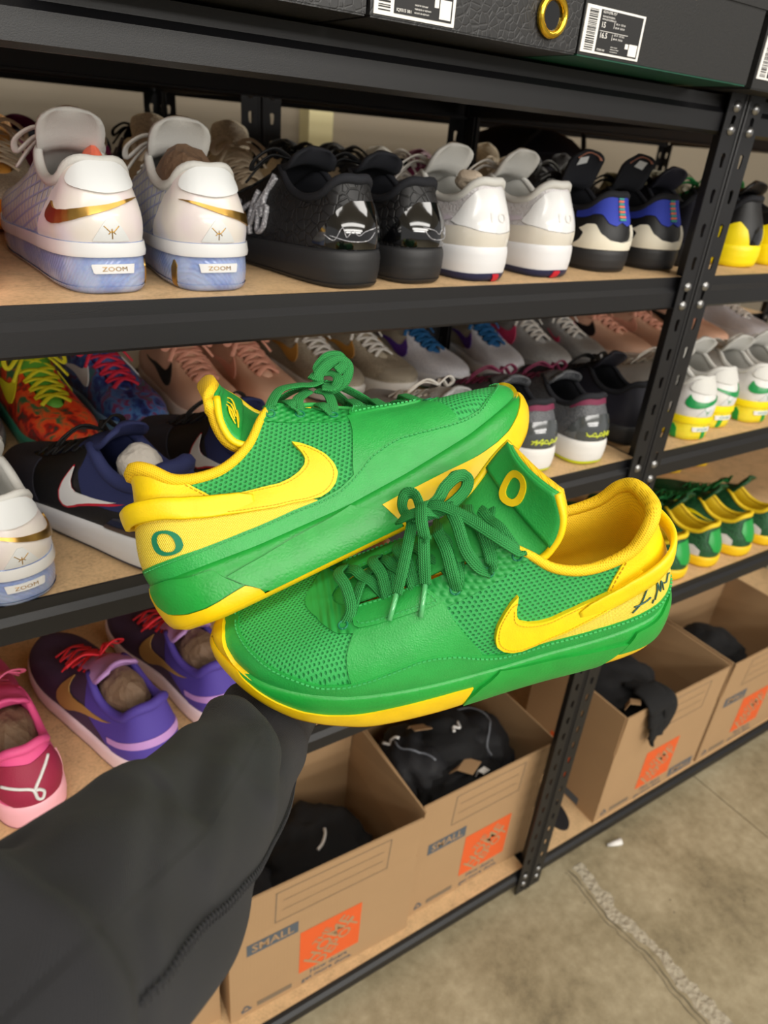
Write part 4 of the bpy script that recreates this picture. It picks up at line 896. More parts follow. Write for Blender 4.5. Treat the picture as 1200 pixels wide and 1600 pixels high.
style('offwhite', white_m, white_pad, white_rub, white_rub, lace=lace_w_, tongue=white_pad, th=34, tf=28, hs=.92, tongue_z=126, lace_w=.010)
style('magenta', maroon_d, blk_lin, blk_rub, blk_rub, lace=maroon_d, tongue=maroon_d, th=30, tf=26, hs=.92, tongue_z=126, lace_w=.010)
style('ink', ink_navy, blk_lin, blk_rub, blk_rub, lace=blk_lace, tongue=ink_navy, th=34, tf=28, hs=.92, tongue_z=140, lace_w=.010, decor=[('print', [(9,.1),(11,.3),(10,.6),(8.6,.4)], og_print), ('print', [(-9,.1),(-11,.3),(-10,.6),(-8.6,.4)], og_print)])
style('olive', olive_m, olive_m, olive_m, olive_m, lace=olive_m, tongue=olive_m, th=30, tf=26, hs=.92, tongue_z=122, lace_w=.010)
style('greytoe', P_('ash grey suede',(110,106,106),.8,'cloth'), blk_lin, grey_s, grey_s, lace=blk_lace, tongue=blk, th=30, tf=28, hs=.92, tongue_z=122)
# ------------------------------------------------------------------ the room
conc = mat('concrete floor', (.3,.27,.22), .55, 'concrete')
wall_m = mat('warm white wall paint', srgb(132,122,106), .8, 'paint')
b = MB()
b.box((-6,-10,-.06),(1.7275,3.0,0)); b.box((1.7315,-10,-.06),(7.5,3.0,0)); b.box((1.7275,-10,-.06),(1.7315,3.0,-.006))
floor = obj('floor', b.mesh('floor', conc), None, kind='structure')
# pale filler worn along a floor joint
rs = np.random.RandomState(3); n = 260; ys = np.linspace(-3.0,.67,n)
j1 = np.convolve(rs.randn(n+8),np.ones(9)/9,'valid')*.012; j2 = np.convolve(rs.randn(n+8),np.ones(9)/9,'valid')*.014
e1 = 1.172+j1*1.6-.012-.008*rs.rand(n); e2 = 1.190+j2*1.8+.012*np.abs(np.sin(ys*5))+.010*rs.rand(n)
V = np.concatenate([np.stack([e1,ys,np.full(n,.0004)],1), np.stack([(e1+e2)/2,ys,np.full(n,.0018)],1), np.stack([e2,ys,np.full(n,.0004)],1)])
f = [(r*n+i,r*n+i+1,(r+1)*n+i+1,(r+1)*n+i)[::-1] for r in range(2) for i in range(n-1)]
filler = mat('pale joint filler', srgb(186,176,154), .8, 'paper', scale=2.0)
obj('joint_filler', mesh('joint_filler', V, f, filler, None, True), floor)
cr_m = P_('dark crack', (96,88,72), .9)
for dx,w0 in ((-.022,.0016),(-.034,.0010)):
    cx = 1.172+dx+j1*.9+.0015*rs.randn(n); w_ = w0*(.5+rs.rand(n)); V = np.concatenate([np.stack([cx-w_,ys,np.full(n,.0005)],1), np.stack([cx+w_,ys,np.full(n,.0005)],1)])
    obj('crack', mesh('crack', V, [(i,n+i,n+i+1,i+1) for i in range(n-1)], cr_m), floor)
obj('ceiling', MB().box((-6,-10,3.42),(7.5,3.0,3.5)).mesh('ceiling', mat('white ceiling paint', srgb(220,218,210), .9, 'paint')), None, kind='structure')
obj('wall_back', MB().box((-5,2.45,0),(6.5,2.6,3.6)).mesh('wall_back', wall_m), None, kind='structure')
obj('trim_1', MB().box((1.22,2.38,0),(1.31,2.45,3.6)).mesh('trim_1', mat('cream pipe casing', srgb(206,196,150), .6, 'paint')), None, kind='structure')

# ------------------------------------------------------------------ racks
steel = P_('black powder-coated steel', (17,17,20), .45, 'powder'); bolt_m = mat('zinc rivet', srgb(150,150,150), .3, metal=.9)
board_m = P_('particle board', (206,172,128), .7, 'board')
ZT,Z2,Z3,Z4,Z5 = 1.729,1.489,1.184,.838,.075
Y0,Y1 = .692,1.302; POST_H = 1.86; FL = .037
def post_mesh():
    b = MB(); pitch = .0465; n = int(POST_H/pitch); t = .0022
    oc = [(-.5,-.5),(0,-.5),(.5,-.5),(.5,0),(.5,.5),(0,.5),(-.5,.5),(-.5,0)]
    ic = [(-.0032,-.0085),(0,-.0098),(.0032,-.0085),(.0046,0),(.0046,.0075),(0,.0102),(-.0046,.0075),(-.0032,0)]
    for i in range(n):
        zc = (i+.5)*pitch
        for fl in (0,1):
            P = []
            for dep in (0,t):
                for q in (oc,ic):
                    for j,(u,w) in enumerate(q):
                        a = FL*.5+(u*FL if q is oc else u); z = zc+(w*pitch if q is oc else w)
                        P.append((a,dep,z) if fl==0 else (dep,a,z))
            f = []
            for j in range(8):
                k = (j+1)%8
                f += [(j,k,8+k,8+j),(16+k,16+j,24+j,24+k),(8+j,8+k,24+k,24+j)]
            f += [(2,3,19,18),(3,4,20,19)]
            b.add(P, f)
    b.tube([(.0012,.0012,0),(.0012,.0012,n*pitch)], .0030, 8)      # rolled corner
    return b.mesh('post', steel)
POST = post_mesh()
rv = MB()
for r_,h in ((1,0),(.85,.5),(.5,.85)): pass
rv.add([(.0075*c*math.cos(a), -.0045*s, .0075*c*math.sin(a)) for c,s in ((1,0),(.86,.5),(.5,.87)) for a in np.linspace(0,2*math.pi,10,endpoint=False)]+[(0,-.0045,0)],
       [(r*10+i,r*10+(i+1)%10,(r+1)*10+(i+1)%10,(r+1)*10+i) for r in range(2) for i in range(10)]+[(20+i,20+(i+1)%10,30) for i in range(10)])
RIVET = rv.mesh('rivet', bolt_m, True)
BEAM = [(.007,.0),(.007,-.014),(.0,-.021),(0,-.043),(.005,-.047),(.020,-.047),(.020,-.044),(.0085,-.043),(.0085,-.021),(.010,0)]
def beam_mesh(x0, x1):
    n = len(BEAM); V = [(x,y,z) for x in (x0,x1) for y,z in BEAM]
    return mesh('beam', V, [(i,(i+1)%n,n+(i+1)%n,n+i) for i in range(n)]+[tuple(range(n))[::-1], tuple(range(n,2*n))], steel, None, False)
def rack(label, x0, x1, y0, y1, levels, rivets=True, flip=False):
    o = empty('shelving_unit', label, 'shelving', 'black steel shelving units'); o.location = (x0,y0,0); w = x1-x0; d = y1-y0
    for px,py,sx,sy in ((0,-.006,1,1),(w,-.006,-1,1),(0,d+.006,1,-1),(w,d+.006,-1,-1)):
        p = obj('post', POST, o); p.location = (px,py,0); p.scale = (sx,sy,1)
        if rivets and sy > 0:
            for z in levels:
                for dz in (-.012,-.040):
                    r = obj('rivet', RIVET, p); r.location = (.019,-.0005,z+dz)
    bm = beam_mesh(.012, w-.012); sm_ = None
    for z in levels:
        q = obj('front_beam', bm, o); q.location = (0,0,z)
        q = obj('rear_beam', bm, o); q.location = (0,d,z); q.scale = (1,-1,1)
        for px in (.014, w-.014):
            q = obj('side_beam', MB().box((px-.003,.03,z-.043),(px+.003,d-.03,z-.012)).mesh('side_beam', steel), o)
        obj('shelf_board', MB().box((.012,.0105,z-.012),(w-.012,d-.0105,z)).mesh('shelf_board', board_m), o)
    return o
rack('black steel shelving unit nearest the camera, left of the doubled post', -.94, 1.022, Y0, Y1, (Z5,Z4,Z3,Z2,ZT))
rack('black steel shelving unit right of the doubled post, with white and green shoes', 1.028, 2.99, Y0, Y1, (Z5,Z4,Z3,Z2,ZT))
rack('black steel shelving unit standing back to back behind the left one', -1.34, .622, 1.42, 2.03, (Z5,Z4,Z3,Z2,ZT))
rack('black steel shelving unit standing back to back behind the right one', .628, 2.59, 1.42, 2.03, (Z5,Z4,Z3,Z2,ZT))

# ------------------------------------------------------------------ shoe boxes on the top shelf
box_blk = P_('black box card', (25,25,25), .6, 'cloth', scale=.6); box_croc = P_('embossed black box card', (30,30,31), .45, 'croc', col2=srgb(44,44,45), scale=1.5, strength=.4)
box_green = P_('green box underside', (10,78,58), .5); label_w = P_('white label paper', (232,230,226), .6); label_k = P_('black label print', (22,22,24), .6); brass = mat('brass eyelet', srgb(226,186,60), .18, metal=1.0)
def text_obj(s, size, m, parent, x, y, z, name='lettering', align='LEFT', rot=0.0, axis='xz', bold=.012):
    """flat lettering on a face looking to -y (axis xz) or to -x (axis yz)"""
    V,F = text_data(s, size, align, bold)
    if not len(V): return
    c,s_ = math.cos(rot), math.sin(rot); U = np.stack([V[:,0]*c-V[:,1]*s_, V[:,0]*s_+V[:,1]*c],1)
    P = np.stack([x+U[:,0], np.full(len(U),y), z+U[:,1]],1) if axis=='xz' else np.stack([np.full(len(U),x), y-U[:,0], z+U[:,1]],1)
    return obj(name, mesh(name, P, F, m, None, False), parent)
def shoebox(label, x0, x1, front, z, m, h=.125, depth=.35, bottom=None, lab=None, grommet=None, txt=True):
    o = empty('shoe_box', label, 'box', 'black shoe boxes on the top shelf'); o.location = (x0,front,z); w = x1-x0
    b = MB(); b.box((0,0,.0015),(w,depth,h*.72)); obj('box_body', b.mesh('box_body', m), o)
    obj('lid', MB().box((-.0015,-.0015,h*.62),(w+.0015,depth+.0015,h)).mesh('lid', m), o)
    obj('underside', MB().box((.0008,.0008,0),(w-.0008,depth,.0014)).mesh('underside', bottom or m), o)
    if lab:
        a,c,zz,hh = lab; e = obj('size_label', MB().box((a,-.0012,zz),(c,0.0,zz+hh)).mesh('size_label', label_w), o); W = c-a
        obj('label_field', MB().box((a+W*.235,-.0016,zz+hh*.05),(c-W*.04,-.0012,zz+hh*.95)).mesh('label_field', label_k), e)
        bc = MB(); rs = np.random.RandomState(int(x0*1000)%99); q = zz+hh*.06
        while q < zz+hh*.92:
            t = hh*(.008+.022*rs.rand()); bc.box((a+W*.05,-.0016,q),(a+W*.19,-.0012,q+t)); q += t+hh*(.01+.02*rs.rand())
        obj('barcode', bc.mesh('barcode', label_k), e, kind='stuff')
        if txt:
            y = -.0019
            for s,size,u,v in txt: text_obj(s, size*hh, label_w, e, a+W*u, y, zz+hh*v)
            obj('code_field', MB().box((c-W*.205,-.0019,zz+hh*.08),(c-W*.06,-.0016,zz+hh*.34)).mesh('code_field', label_w), e)
            obj('icon_field', MB().box((c-W*.275,-.0019,zz+hh*.22),(c-W*.22,-.0016,zz+hh*.33)).mesh('icon_field', label_w), e)
            obj('rule_line', MB().box((a+W*.26,-.0019,zz+hh*.50),(a+W*.74,-.0016,zz+hh*.51)).mesh('rule_line', label_w), e)
            for vv in (.34,.60):
                obj('rule_line', MB().box((a+W*.475,-.0019,zz+hh*vv),(a+W*.48,-.0016,zz+hh*(vv+.13))).mesh('rule_line', label_w), e)
    if grommet:
        gx,gz,r = grommet; an = np.linspace(0,2*math.pi,33); g = obj('eyelet', MB().tube([(gx+r*math.cos(t),-.003,gz+r*1.0*math.sin(t)) for t in an], r*.24, 10, caps=False).mesh('eyelet', brass, True), o)
        obj('eyelet_hole', MB().add([(gx+r*.8*math.cos(t),-.0022,gz+r*.8*math.sin(t)) for t in an[:-1]], [tuple(range(32))]).mesh('eyelet_hole', blk_gloss), g)
    return o
LT = lambda model,code,big=True: [(model,.075,.26,.90),('ORANGE PULSE/SAIL',.05,.26,.81),('ORANGE PULSE/BLACK',.05,.26,.75),('15',.17,.26,.63),('16.5',.17,.26,.41),('UK 14   CITI 33',.055,.50,.70),('BR 48   EUR 50',.055,.50,.62),('UK 14   CITI 33.5',.055,.50,.46),('BR 48   EUR 50',.055,.50,.38),(code,.06,.26,.10),('MADE IN VIETNAM',.03,.48,.20),('FABRIQUE AU VIETNAM',.03,.48,.15),('HECHO EN VIETNAM',.03,.48,.10)]
ZB = ZT+.0036
shoebox('black embossed shoe box at the upper left, its label out of sight', .112, .369, .622, ZB, box_croc)
shoebox('black embossed shoe box with a brass eyelet beside its size label', .373, .618, .622, ZB, box_croc, lab=(.003,.088,.003,.055), grommet=(.204,.0275,.0155), txt=[q for q in LT('','IQ9315 001') if q[0] and 'PULSE' not in q[0]])
shoebox('plain black shoe box with a green underside over the doubled post', .621, .915, .622, ZB, box_blk, bottom=box_green, lab=(.002,.090,.004,.040), txt=LT('KD19 EYBL PJ P','IZ3002 400'))
shoebox('black shoe box with a white label at the right picture edge', .945, 1.22, .634, ZB, box_blk, lab=(.004,.09,.012,.045), txt=None)
for q in ((.16,.20),(.50,.20),(.80,.20)): pass

# ------------------------------------------------------------------ moving boxes on the bottom shelf
card = P_('brown cardboard', (172,139,101), .8, 'cardboard'); card_in = P_('cardboard inside', (168,134,98), .85, 'cardboard'); orange_ink = P_('orange carton print', (226,96,40), .7); slate_ink = P_('slate carton print', (84,92,100), .7); grey_ink = P_('grey carton print', (124,108,88), .75)
def carton(label, x, y, w, d=.30, h=.25, fh=.125, rot=0.0, variant=0, flaps=(3,-4,2,5), side_print=False):
    o = empty('moving_box', label, 'box', 'open cardboard moving boxes on the bottom shelf'); o.location = (x,y,Z5); o.rotation_euler[2] = math.radians(rot); t = .004
    b = MB(); b.box((0,0,0),(w,t,h)); b.box((0,d-t,0),(w,d,h)); b.box((0,t,0),(t,d-t,h)); b.box((w-t,t,0),(w,d-t,h)); b.box((t,t,0),(w-t,d-t,t))
    obj('carton_body', b.mesh('carton_body', card), o)
    front = None
    for i,ang in enumerate(flaps):
        L_ = w-.006 if i < 2 else d-.006
        fl = obj('flap', MB().box((-L_/2,-t/2,0),(L_/2,t/2,fh)).mesh('flap', card), o)
        fl.location = [(w/2,t/2,h),(w/2,d-t/2,h),(t/2,d/2,h),(w-t/2,d/2,h)][i]
        fl.rotation_euler = [(math.radians(ang),0,0),(math.radians(-ang),0,math.pi*0),(math.radians(ang),0,-math.pi/2),(math.radians(ang),0,math.pi/2)][i]
        if i == 0: front = fl
    e = -.0006; a = .138; lx,lz = (.145,.050) if variant == 0 else (.150,.045)
    lg = obj('logo_print', MB().add([(lx,e,lz),(lx+a,e,lz),(lx+a,e,lz+a),(lx,e,lz+a)], [(0,1,2,3)]).mesh('logo_print', orange_ink), o)
    for s,size,u,v in (('THE',.026,.36,.66),('HOME',.046,.47,.50),('DEPOT',.040,.62,.34)):
        text_obj(s, size, card, lg, lx+a*u, e-.0005, lz+a*v, 'logo_lettering', 'CENTER', math.radians(45), bold=.014)
    for s,u,v in (('How doers',.18,-.10),('get more done.',.05,-.23)): text_obj(s, .019, slate_ink, o, lx+a*u, e, lz+a*v, 'slogan_print')
    sx,sz = (.035,.198) if variant == 0 else (.30,.012)
    sb = obj('size_strip', MB().add([(sx,e,sz),(sx+.105,e,sz),(sx+.105,e,sz+.034),(sx,e,sz+.034)], [(0,1,2,3)]).mesh('size_strip', slate_ink), o)
    text_obj('SMALL', .030, card, sb, sx+.0525, e-.0005, sz+.017, 'strip_lettering', 'CENTER')
    # writing form on the front flap
    fe = -t/2-.0006; x0,x1,z0,z1 = -w/2+.09, w/2-.075, .012,.108
    fb = MB(); lw = .0022
    for q in ((x0,z0,x1,z0+lw),(x0,z1-lw,x1,z1),(x0,z0,x0+lw,z1),(x1-lw,z0,x1,z1),(x0+.015,.045,x1-.015,.0465),(x0+.015,.075,x1-.015,.0765)):
        fb.add([(q[0],fe,q[1]),(q[2],fe,q[1]),(q[2],fe,q[3]),(q[0],fe,q[3])],[(0,1,2,3)])
    obj('form_print', fb.mesh('form_print', grey_ink), front, kind='stuff')
    # recycling mark of three bent arrows, with its faint line of print
    rb = MB(); cx,cz,r = .032,.024,.012
    for q in range(3):
        A = math.radians(90+120*q); pts = []
        for u in np.linspace(.12,.80,7):
            p0 = np.array([math.cos(A),math.sin(A)]); p1 = np.array([math.cos(A-2*math.pi/3),math.sin(A-2*math.pi/3)]); p = (p0*(1-u)+p1*u); pts.append(p)
        for p,q2 in zip(pts[:-1],pts[1:]):
            d_ = (q2-p)/np.linalg.norm(q2-p); nrm = np.array([-d_[1],d_[0]])*.17
            rb.add([(cx+r*(p[0]-nrm[0]),e,cz+r*(p[1]-nrm[1])),(cx+r*(q2[0]-nrm[0]),e,cz+r*(q2[1]-nrm[1])),(cx+r*(q2[0]+nrm[0]),e,cz+r*(q2[1]+nrm[1])),(cx+r*(p[0]+nrm[0]),e,cz+r*(p[1]+nrm[1]))],[(0,1,2,3)])
        p = pts[-1]; rb.add([(cx+r*(p[0]-nrm[0]*2.2),e,cz+r*(p[1]-nrm[1]*2.2)),(cx+r*(p[0]+nrm[0]*2.2),e,cz+r*(p[1]+nrm[1]*2.2)),(cx+r*(p[0]+d_[0]*.4),e,cz+r*(p[1]+d_[1]*.4))],[(0,2,1)])
    obj('recycling_mark', rb.mesh('recycling_mark', slate_ink), o, kind='stuff')
    obj('print_line', MB().add([(.055,e,.015),(.13,e,.015),(.13,e,.030),(.055,e,.030)], [(0,1,2,3)]).mesh('print_line', grey_ink), o)
    if side_print:
        ls = obj('logo_print', MB().add([(e,.20,.055),(e,.12,.055),(e,.12,.16),(e,.20,.16)], [(0,1,2,3)]).mesh('logo_print', orange_ink), o)
        obj('size_strip', MB().add([(e,.20,.005),(e,.06,.005),(e,.06,.03),(e,.20,.03)], [(0,1,2,3)]).mesh('size_strip', slate_ink), o)
    return o
carton('open cardboard moving box nearest the camera, printed with the orange square, left of its neighbour', .258, .732, .41, rot=-1.8)
carton('open cardboard moving box full of black gear, against the doubled post', .678, .738, .362, flaps=(2,-3,1,9), rot=0)
carton('open cardboard moving box with a black sleeve hanging over its front', 1.262, .706, .42, variant=1, flaps=(1,-3,0,4), side_print=True)
carton('open cardboard moving box cut off by the right picture edge', 1.700, .706, .41, flaps=(2,-3,0,3))
carton('cardboard moving box half hidden behind the dark sleeve at the bottom', -.165, .752, .41, rot=0)
# gear in the boxes
fab = P_('black jersey', (14,14,16), .9, 'cloth'); fab2 = P_('black tricot', (20,20,24), .75, 'cloth'); pip = P_('grey piping', (120,124,132), .5); tagc = P_('kraft tag card', (186,150,110), .8)
def garment(label, loc, size, seed, m=fab, group='black garments in the moving boxes', rot=0, logo=None, piping=None):
    o = blob('garment', label, 'garment', loc, size, m, seed, .42, 3.6, 4, group, rot)
    o.data.polygons.foreach_set('use_smooth', np.full(len(o.data.polygons), True))
    bv = BVHTree.FromPolygons([v.co for v in o.data.vertices], [p.vertices for p in o.data.polygons])
    def down(x, y):
        r = bv.ray_cast(Vector((x,y,1)), Vector((0,0,-1))); return None if r[0] is None else np.array(r[0])
    if piping:
        P = [down(x,y) for x,y in cr(piping, 24)]; P = [p+[0,0,.001] for p in P if p is not None]
        if len(P) > 3: obj('piping', MB().tube(P, .0022, 6).mesh('piping', pip, True), o)
    if logo:
        P = [down(x,y) for x,y in cr(logo, 16)]; P = [p+[0,0,.0015] for p in P if p is not None]
        if len(P) > 3: obj('mark', MB().tube(P, .0035, 6).mesh('mark', label_w, True), o)
    return o
garment('black garment low in the nearest moving box, white mark on top', (.50,.86,Z5+.20), (.11,.10,.055), 4, fab, rot=.3, logo=[(-.02,-.03),(0,-.025),(.02,-.012),(.03,0)])
garment('black folded garment at the left inside the nearest moving box', (.362,.875,Z5+.17), (.075,.085,.05), 9, fab2)
garment('black garment with grey piping at the left of the full moving box', (.770,.89,Z5+.30), (.066,.09,.058), 12, fab2, piping=[(-.03,.05),(-.035,.02),(-.02,-.01),(.0,-.03),(.01,-.06)], logo=[(-.05,.06),(-.04,.045),(-.03,.055),(-.02,.04)])
garment('black garment with a pale printed mark in the middle of the full moving box', (.86,.89,Z5+.31), (.085,.09,.06), 21, fab, logo=[(0,-.02),(.01,-.005),(.02,-.015),(.03,.005)])
garment('black garment with curved grey piping at the right of the full moving box', (.948,.885,Z5+.29), (.062,.10,.058), 33, fab2, piping=[(-.02,.08),(.02,.05),(.03,.0),(.01,-.03),(-.02,-.06),(-.02,-.08)])
garment('black garment at the front of the full moving box under the tags', (.83,.80,Z5+.29), (.10,.05,.05), 41, fab)
garment('black garment bunched in the moving box with the hanging sleeve', (1.40,.84,Z5+.30), (.10,.10,.075), 52, fab)
garment('black garment peeping over the edge of the rightmost moving box', (1.82,.84,Z5+.27), (.08,.09,.07), 61, fab)
def hangtag(label, loc, w, h, rx, ry, rz, m=tagc):
    b = MB().add([(-w/2,-h/2,0),(w/2,-h/2,0),(w/2,h*.1,.006),(-w/2,h*.1,.006),(w/2,h/2,-.008),(-w/2,h/2,-.008)]+[(-w/2,-h/2,-.0012),(w/2,-h/2,-.0012),(w/2,h*.1,.0048),(-w/2,h*.1,.0048),(w/2,h/2,-.0092),(-w/2,h/2,-.0092)],
        [(0,1,2,3),(3,2,4,5),(7,6,9,8),(8,9,11,10),(0,6,7,1),(1,7,8,2),(2,8,10,4),(4,10,11,5),(5,11,9,3),(3,9,6,0)])
    o = obj('hang_tag', b.mesh('hang_tag', m)); tag(o, label, 'tag', 'tags on the black gear'); o.location = loc; o.rotation_euler = (rx,ry,rz); return o
hangtag('kraft cardboard tag lying on the black gear at the front of the full box', (.835,.795,Z5+.352), .055, .06, -.35, .2, .5)
hangtag('kraft cardboard tag standing at the back of the full moving box', (.805,.93,Z5+.362), .045, .05, -.6, .1, -.2)
hangtag('small white paper tag in front of the kraft tag', (.862,.765,Z5+.352), .028, .022, -.5, .3, .3, label_w)
hangtag('kraft tag at the corner beside the hanging black sleeve', (1.315,.735,Z5+.378), .035, .04, -.5, .3, .6)
# sleeve hanging out over the carton front
P = np.array([(1.375,.80,Z5+.372),(1.375,.74,Z5+.392),(1.374,.70,Z5+.383),(1.372,.688,Z5+.34),(1.372,.687,Z5+.29),(1.376,.688,Z5+.255)])
v,f,uv = ribbon(P, [(0,.3,1),(0,-.2,1),(0,-1,.5),(0,-1,0),(0,-1,0),(0,-1,0)], np.array([.05,.085,.09,.075,.05,.016]*1).repeat(5)[:30], .013, 30)
v = np.array(v); v[:,1] += .004*np.sin(v[:,0]*260)+.003*np.sin(v[:,2]*150)
slv = obj('hanging_sleeve', mesh('hanging_sleeve', v, f, fab, None, True)); tag(slv, 'black fabric sleeve draped over the front of the moving box', 'garment', 'black garments in the moving boxes')
P = np.array([(1.402,.76,Z5+.384),(1.405,.71,Z5+.388),(1.410,.688,Z5+.36),(1.408,.687,Z5+.31),(1.403,.688,Z5+.285)])
v,f,uv = ribbon(P, [(0,.3,1),(0,-.4,1),(0,-1,.2),(0,-1,0),(0,-1,0)], np.interp(np.linspace(0,1,24),[0,.4,.8,1],[.06,.06,.035,.012]), .010, 24)
obj('sleeve_fold', mesh('sleeve_fold', v, f, fab, None, True), slv)
# loose black insole lying on the bottom board beside the post
an = np.linspace(0,math.pi*2,40,endpoint=False); ii = [(1.19+.034*math.cos(t)+(.006*math.sin(t)), .80+.075*math.sin(t)) for t in an]
V = [(x,y,Z5+.0005) for x,y in ii]+[(x,y,Z5+.0065) for x,y in ii]
tag(obj('insole', mesh('insole', V, [tuple(range(39,-1,-1)),tuple(range(40,80))]+[(i,(i+1)%40,40+(i+1)%40,40+i) for i in range(40)], fab2, None, False)), 'black shoe insole lying on the bottom board beside the doubled post', 'insole')
cl = MB().tube([(1.300,.668,.006),(1.318,.660,.011),(1.335,.656,.010),(1.346,.664,.007)], [.004,.0075,.009,.004], 8)
tag(obj('paper_scrap', cl.mesh('paper_scrap', label_w, True)), 'small white crumpled scrap on the floor against the bottom beam', 'scrap')
# ------------------------------------------------------------------ shoes set out on the racks
ON_L, ON_R = 'on the upper shelf', 'on the upper shelf right of the posts'
E_ = .0008
z2,z3,z4 = Z2+E_,Z3+E_,Z4+E_
pair('pearl', .170,.716, .270,.709, z2, 'pearl white sneaker with gold swoosh', 'on the upper shelf', 92, 89, name='basketball_shoe')
stuffing(.270,.709,z2,89,paper_brown,'brown crumpled paper inside the right pearl white shoe', .045,.03,.045, seed=3, dz=.082)
o = stuffing(.170,.716,z2,92,P_('coral lining tape',(246,120,90),.6,'cloth'),'coral orange cloth inside the left pearl white shoe', .03,.012,.03, dx=.125, dz=.09, seed=5, group='liners inside the shoes'); o.location.x += .02
pair('patent', .436,.697, .532,.708, z2, 'black croc sneaker with patent heel', 'on the upper shelf', 98, 96, name='basketball_shoe')
pair('white', .634,.708, .758,.716, z2, 'white sneaker with navy outsole', 'on the upper shelf', 92, 91, name='basketball_shoe')
stuffing(.630,.708,z2,92,P_('tan lining cloth',(206,190,170),.7,'cloth'),'tan cloth inside the left white shoe with navy outsole', .02,.014,.012, dx=.07, dz=.112, seed=6, group='liners inside the shoes')
pair('bluewhite', .896,.735, 1.013,.735, z2, 'black sneaker with blue and cream heel', 'beside the doubled post', 85, 84, name='basketball_shoe')
shoe('ink', 1.124,.748, z2, 86, False, 'black sneaker with yellow flashes half hidden behind the doubled post', group='dark shoes at the post')
pair('blackyellow', 1.246,.735, 1.356,.735, z2, 'black and yellow sneaker with green laces', 'right of the posts', 90, 88)
shoe('pink', .034,.730, z2, 94, True, 'hot pink sneaker cut off by the left picture edge on the upper shelf', group='pink shoes')
# back row of the upper shelf, toes towards the aisle
def toes(nm, x, y, z, lab, mir=False, head=-90, grp=None, name='sneaker', scale=1.0):
    h = math.radians(head); shoe(nm, x-math.cos(h)*.347*scale, y-math.sin(h)*.347*scale, z, head, mir, lab, name, grp, scale=scale)
G2 = 'shoes in the back row of the upper shelf'
toes('oatmeal', .135,1.055, z2, 'oatmeal knit sneaker with orange sole behind the left pearl white shoe', False, -92, G2)
toes('oatmeal', .250,1.062, z2, 'oatmeal knit sneaker with orange sole hidden behind the two pearl white shoes', True, -90, G2)
toes('cream', .372,1.06, z2, 'cream knit sneaker with tall tongue behind the right pearl white shoe', False, -92, G2)
toes('cream', .482,1.055, z2, 'cream knit sneaker with tall tongue left of the black croc shoe', True, -97, G2)
toes('creamblack', .600,1.058, z2, 'cream sneaker with black laces behind the left black croc shoe', False, -94, G2)
toes('creamblack', .715,1.075, z2, 'cream sneaker with black laces behind the right black croc shoe', True, -92, G2)
toes('offwhite', .822,1.08, z2, 'off-white sneaker with thick laces behind the left white shoe', False, -92, G2)
toes('magenta', .932,1.10, z2, 'dark magenta sneaker peeping out beside the left white shoe', True, -92, G2)
toes('cream', 1.118,1.11, z2, 'cream knit sneaker behind the right white shoe', False, -91, G2)
toes('ink', 1.235,1.11, z2, 'dark navy sneaker with orange print behind the right white shoe', False, -94, G2)
toes('ink', 1.350,1.11, z2, 'dark navy sneaker with orange print behind the black and blue pair', True, -92, G2)
toes('olive', 1.60,1.10, z2, 'olive mesh sneaker behind the doubled post', False, -92, G2)
toes('olive', 1.73,1.10, z2, 'olive mesh sneaker right of its twin beyond the doubled post', True, -90, G2)
# far rack, upper shelf
GF = 'shoes on the far rack'
pair('magenta', .225,1.46, .335,1.46, z2, 'dark magenta sneaker', 'in the shadow of the far rack', 90, 90, GF)
shoe('patent', .45,1.47, z2, 90, False, 'black sneaker in the shadow of the far rack right of the magenta pair', group=GF)
# middle shelf, back row
G3 = 'shoes in the back row of the middle shelf'
toes('orangemix', .166,1.0, z3, 'orange and red marbled sneaker with lime laces on the middle shelf', True, -83, G3)
toes('bluemix', .285,1.045, z3, 'blue marbled sneaker with red laces on the middle shelf', False, -80, G3)
toes('greytoe', .030,1.045, z3, 'ash grey suede sneaker toe at the left picture edge', False, -90, G3)
toes('peach', .405,1.035, z3, 'peach sneaker with a black swoosh left of its twin', True, -86, G3)
toes('peach', .522,1.035, z3, 'peach sneaker right of its twin beside the greige pair', False, -84, G3)
toes('greige', .665,1.078, z3, 'greige mesh sneaker with suede toe cap, left of its pair', True, -86, G3)
toes('greige', .785,1.065, z3, 'greige mesh sneaker with suede toe cap, right of its pair', False, -84, G3)
toes('whiteblue', .915,1.07, z3, 'white sneaker with petrol blue laces, left of its pair', True, -86, G3)
toes('whiteblue', 1.062,1.07, z3, 'white sneaker with petrol blue laces, right of its pair', False, -98, G3)
toes('greypink', 1.205,1.07, z3, 'light grey sneaker with a long pink swoosh, left of its pair', True, -96, G3)
toes('greypink', 1.328,1.07, z3, 'light grey sneaker with a small pink mark, right of its pair', False, -95, G3)
toes('peach', 1.50,1.075, z3, 'peach sneaker seen left of the doubled post on the middle shelf', True, -84, G3)
toes('peach', 1.655,1.075, z3, 'peach sneaker seen behind the doubled post on the middle shelf', False, -84, G3)
toes('peach', 1.86,1.11, z3, 'peach sneaker toe seen right of the doubled post', True, -86, G3)
toes('offwhite', 2.08,1.10, z3, 'off-white sneaker toe at the right picture edge of the middle shelf', False, -88, G3)
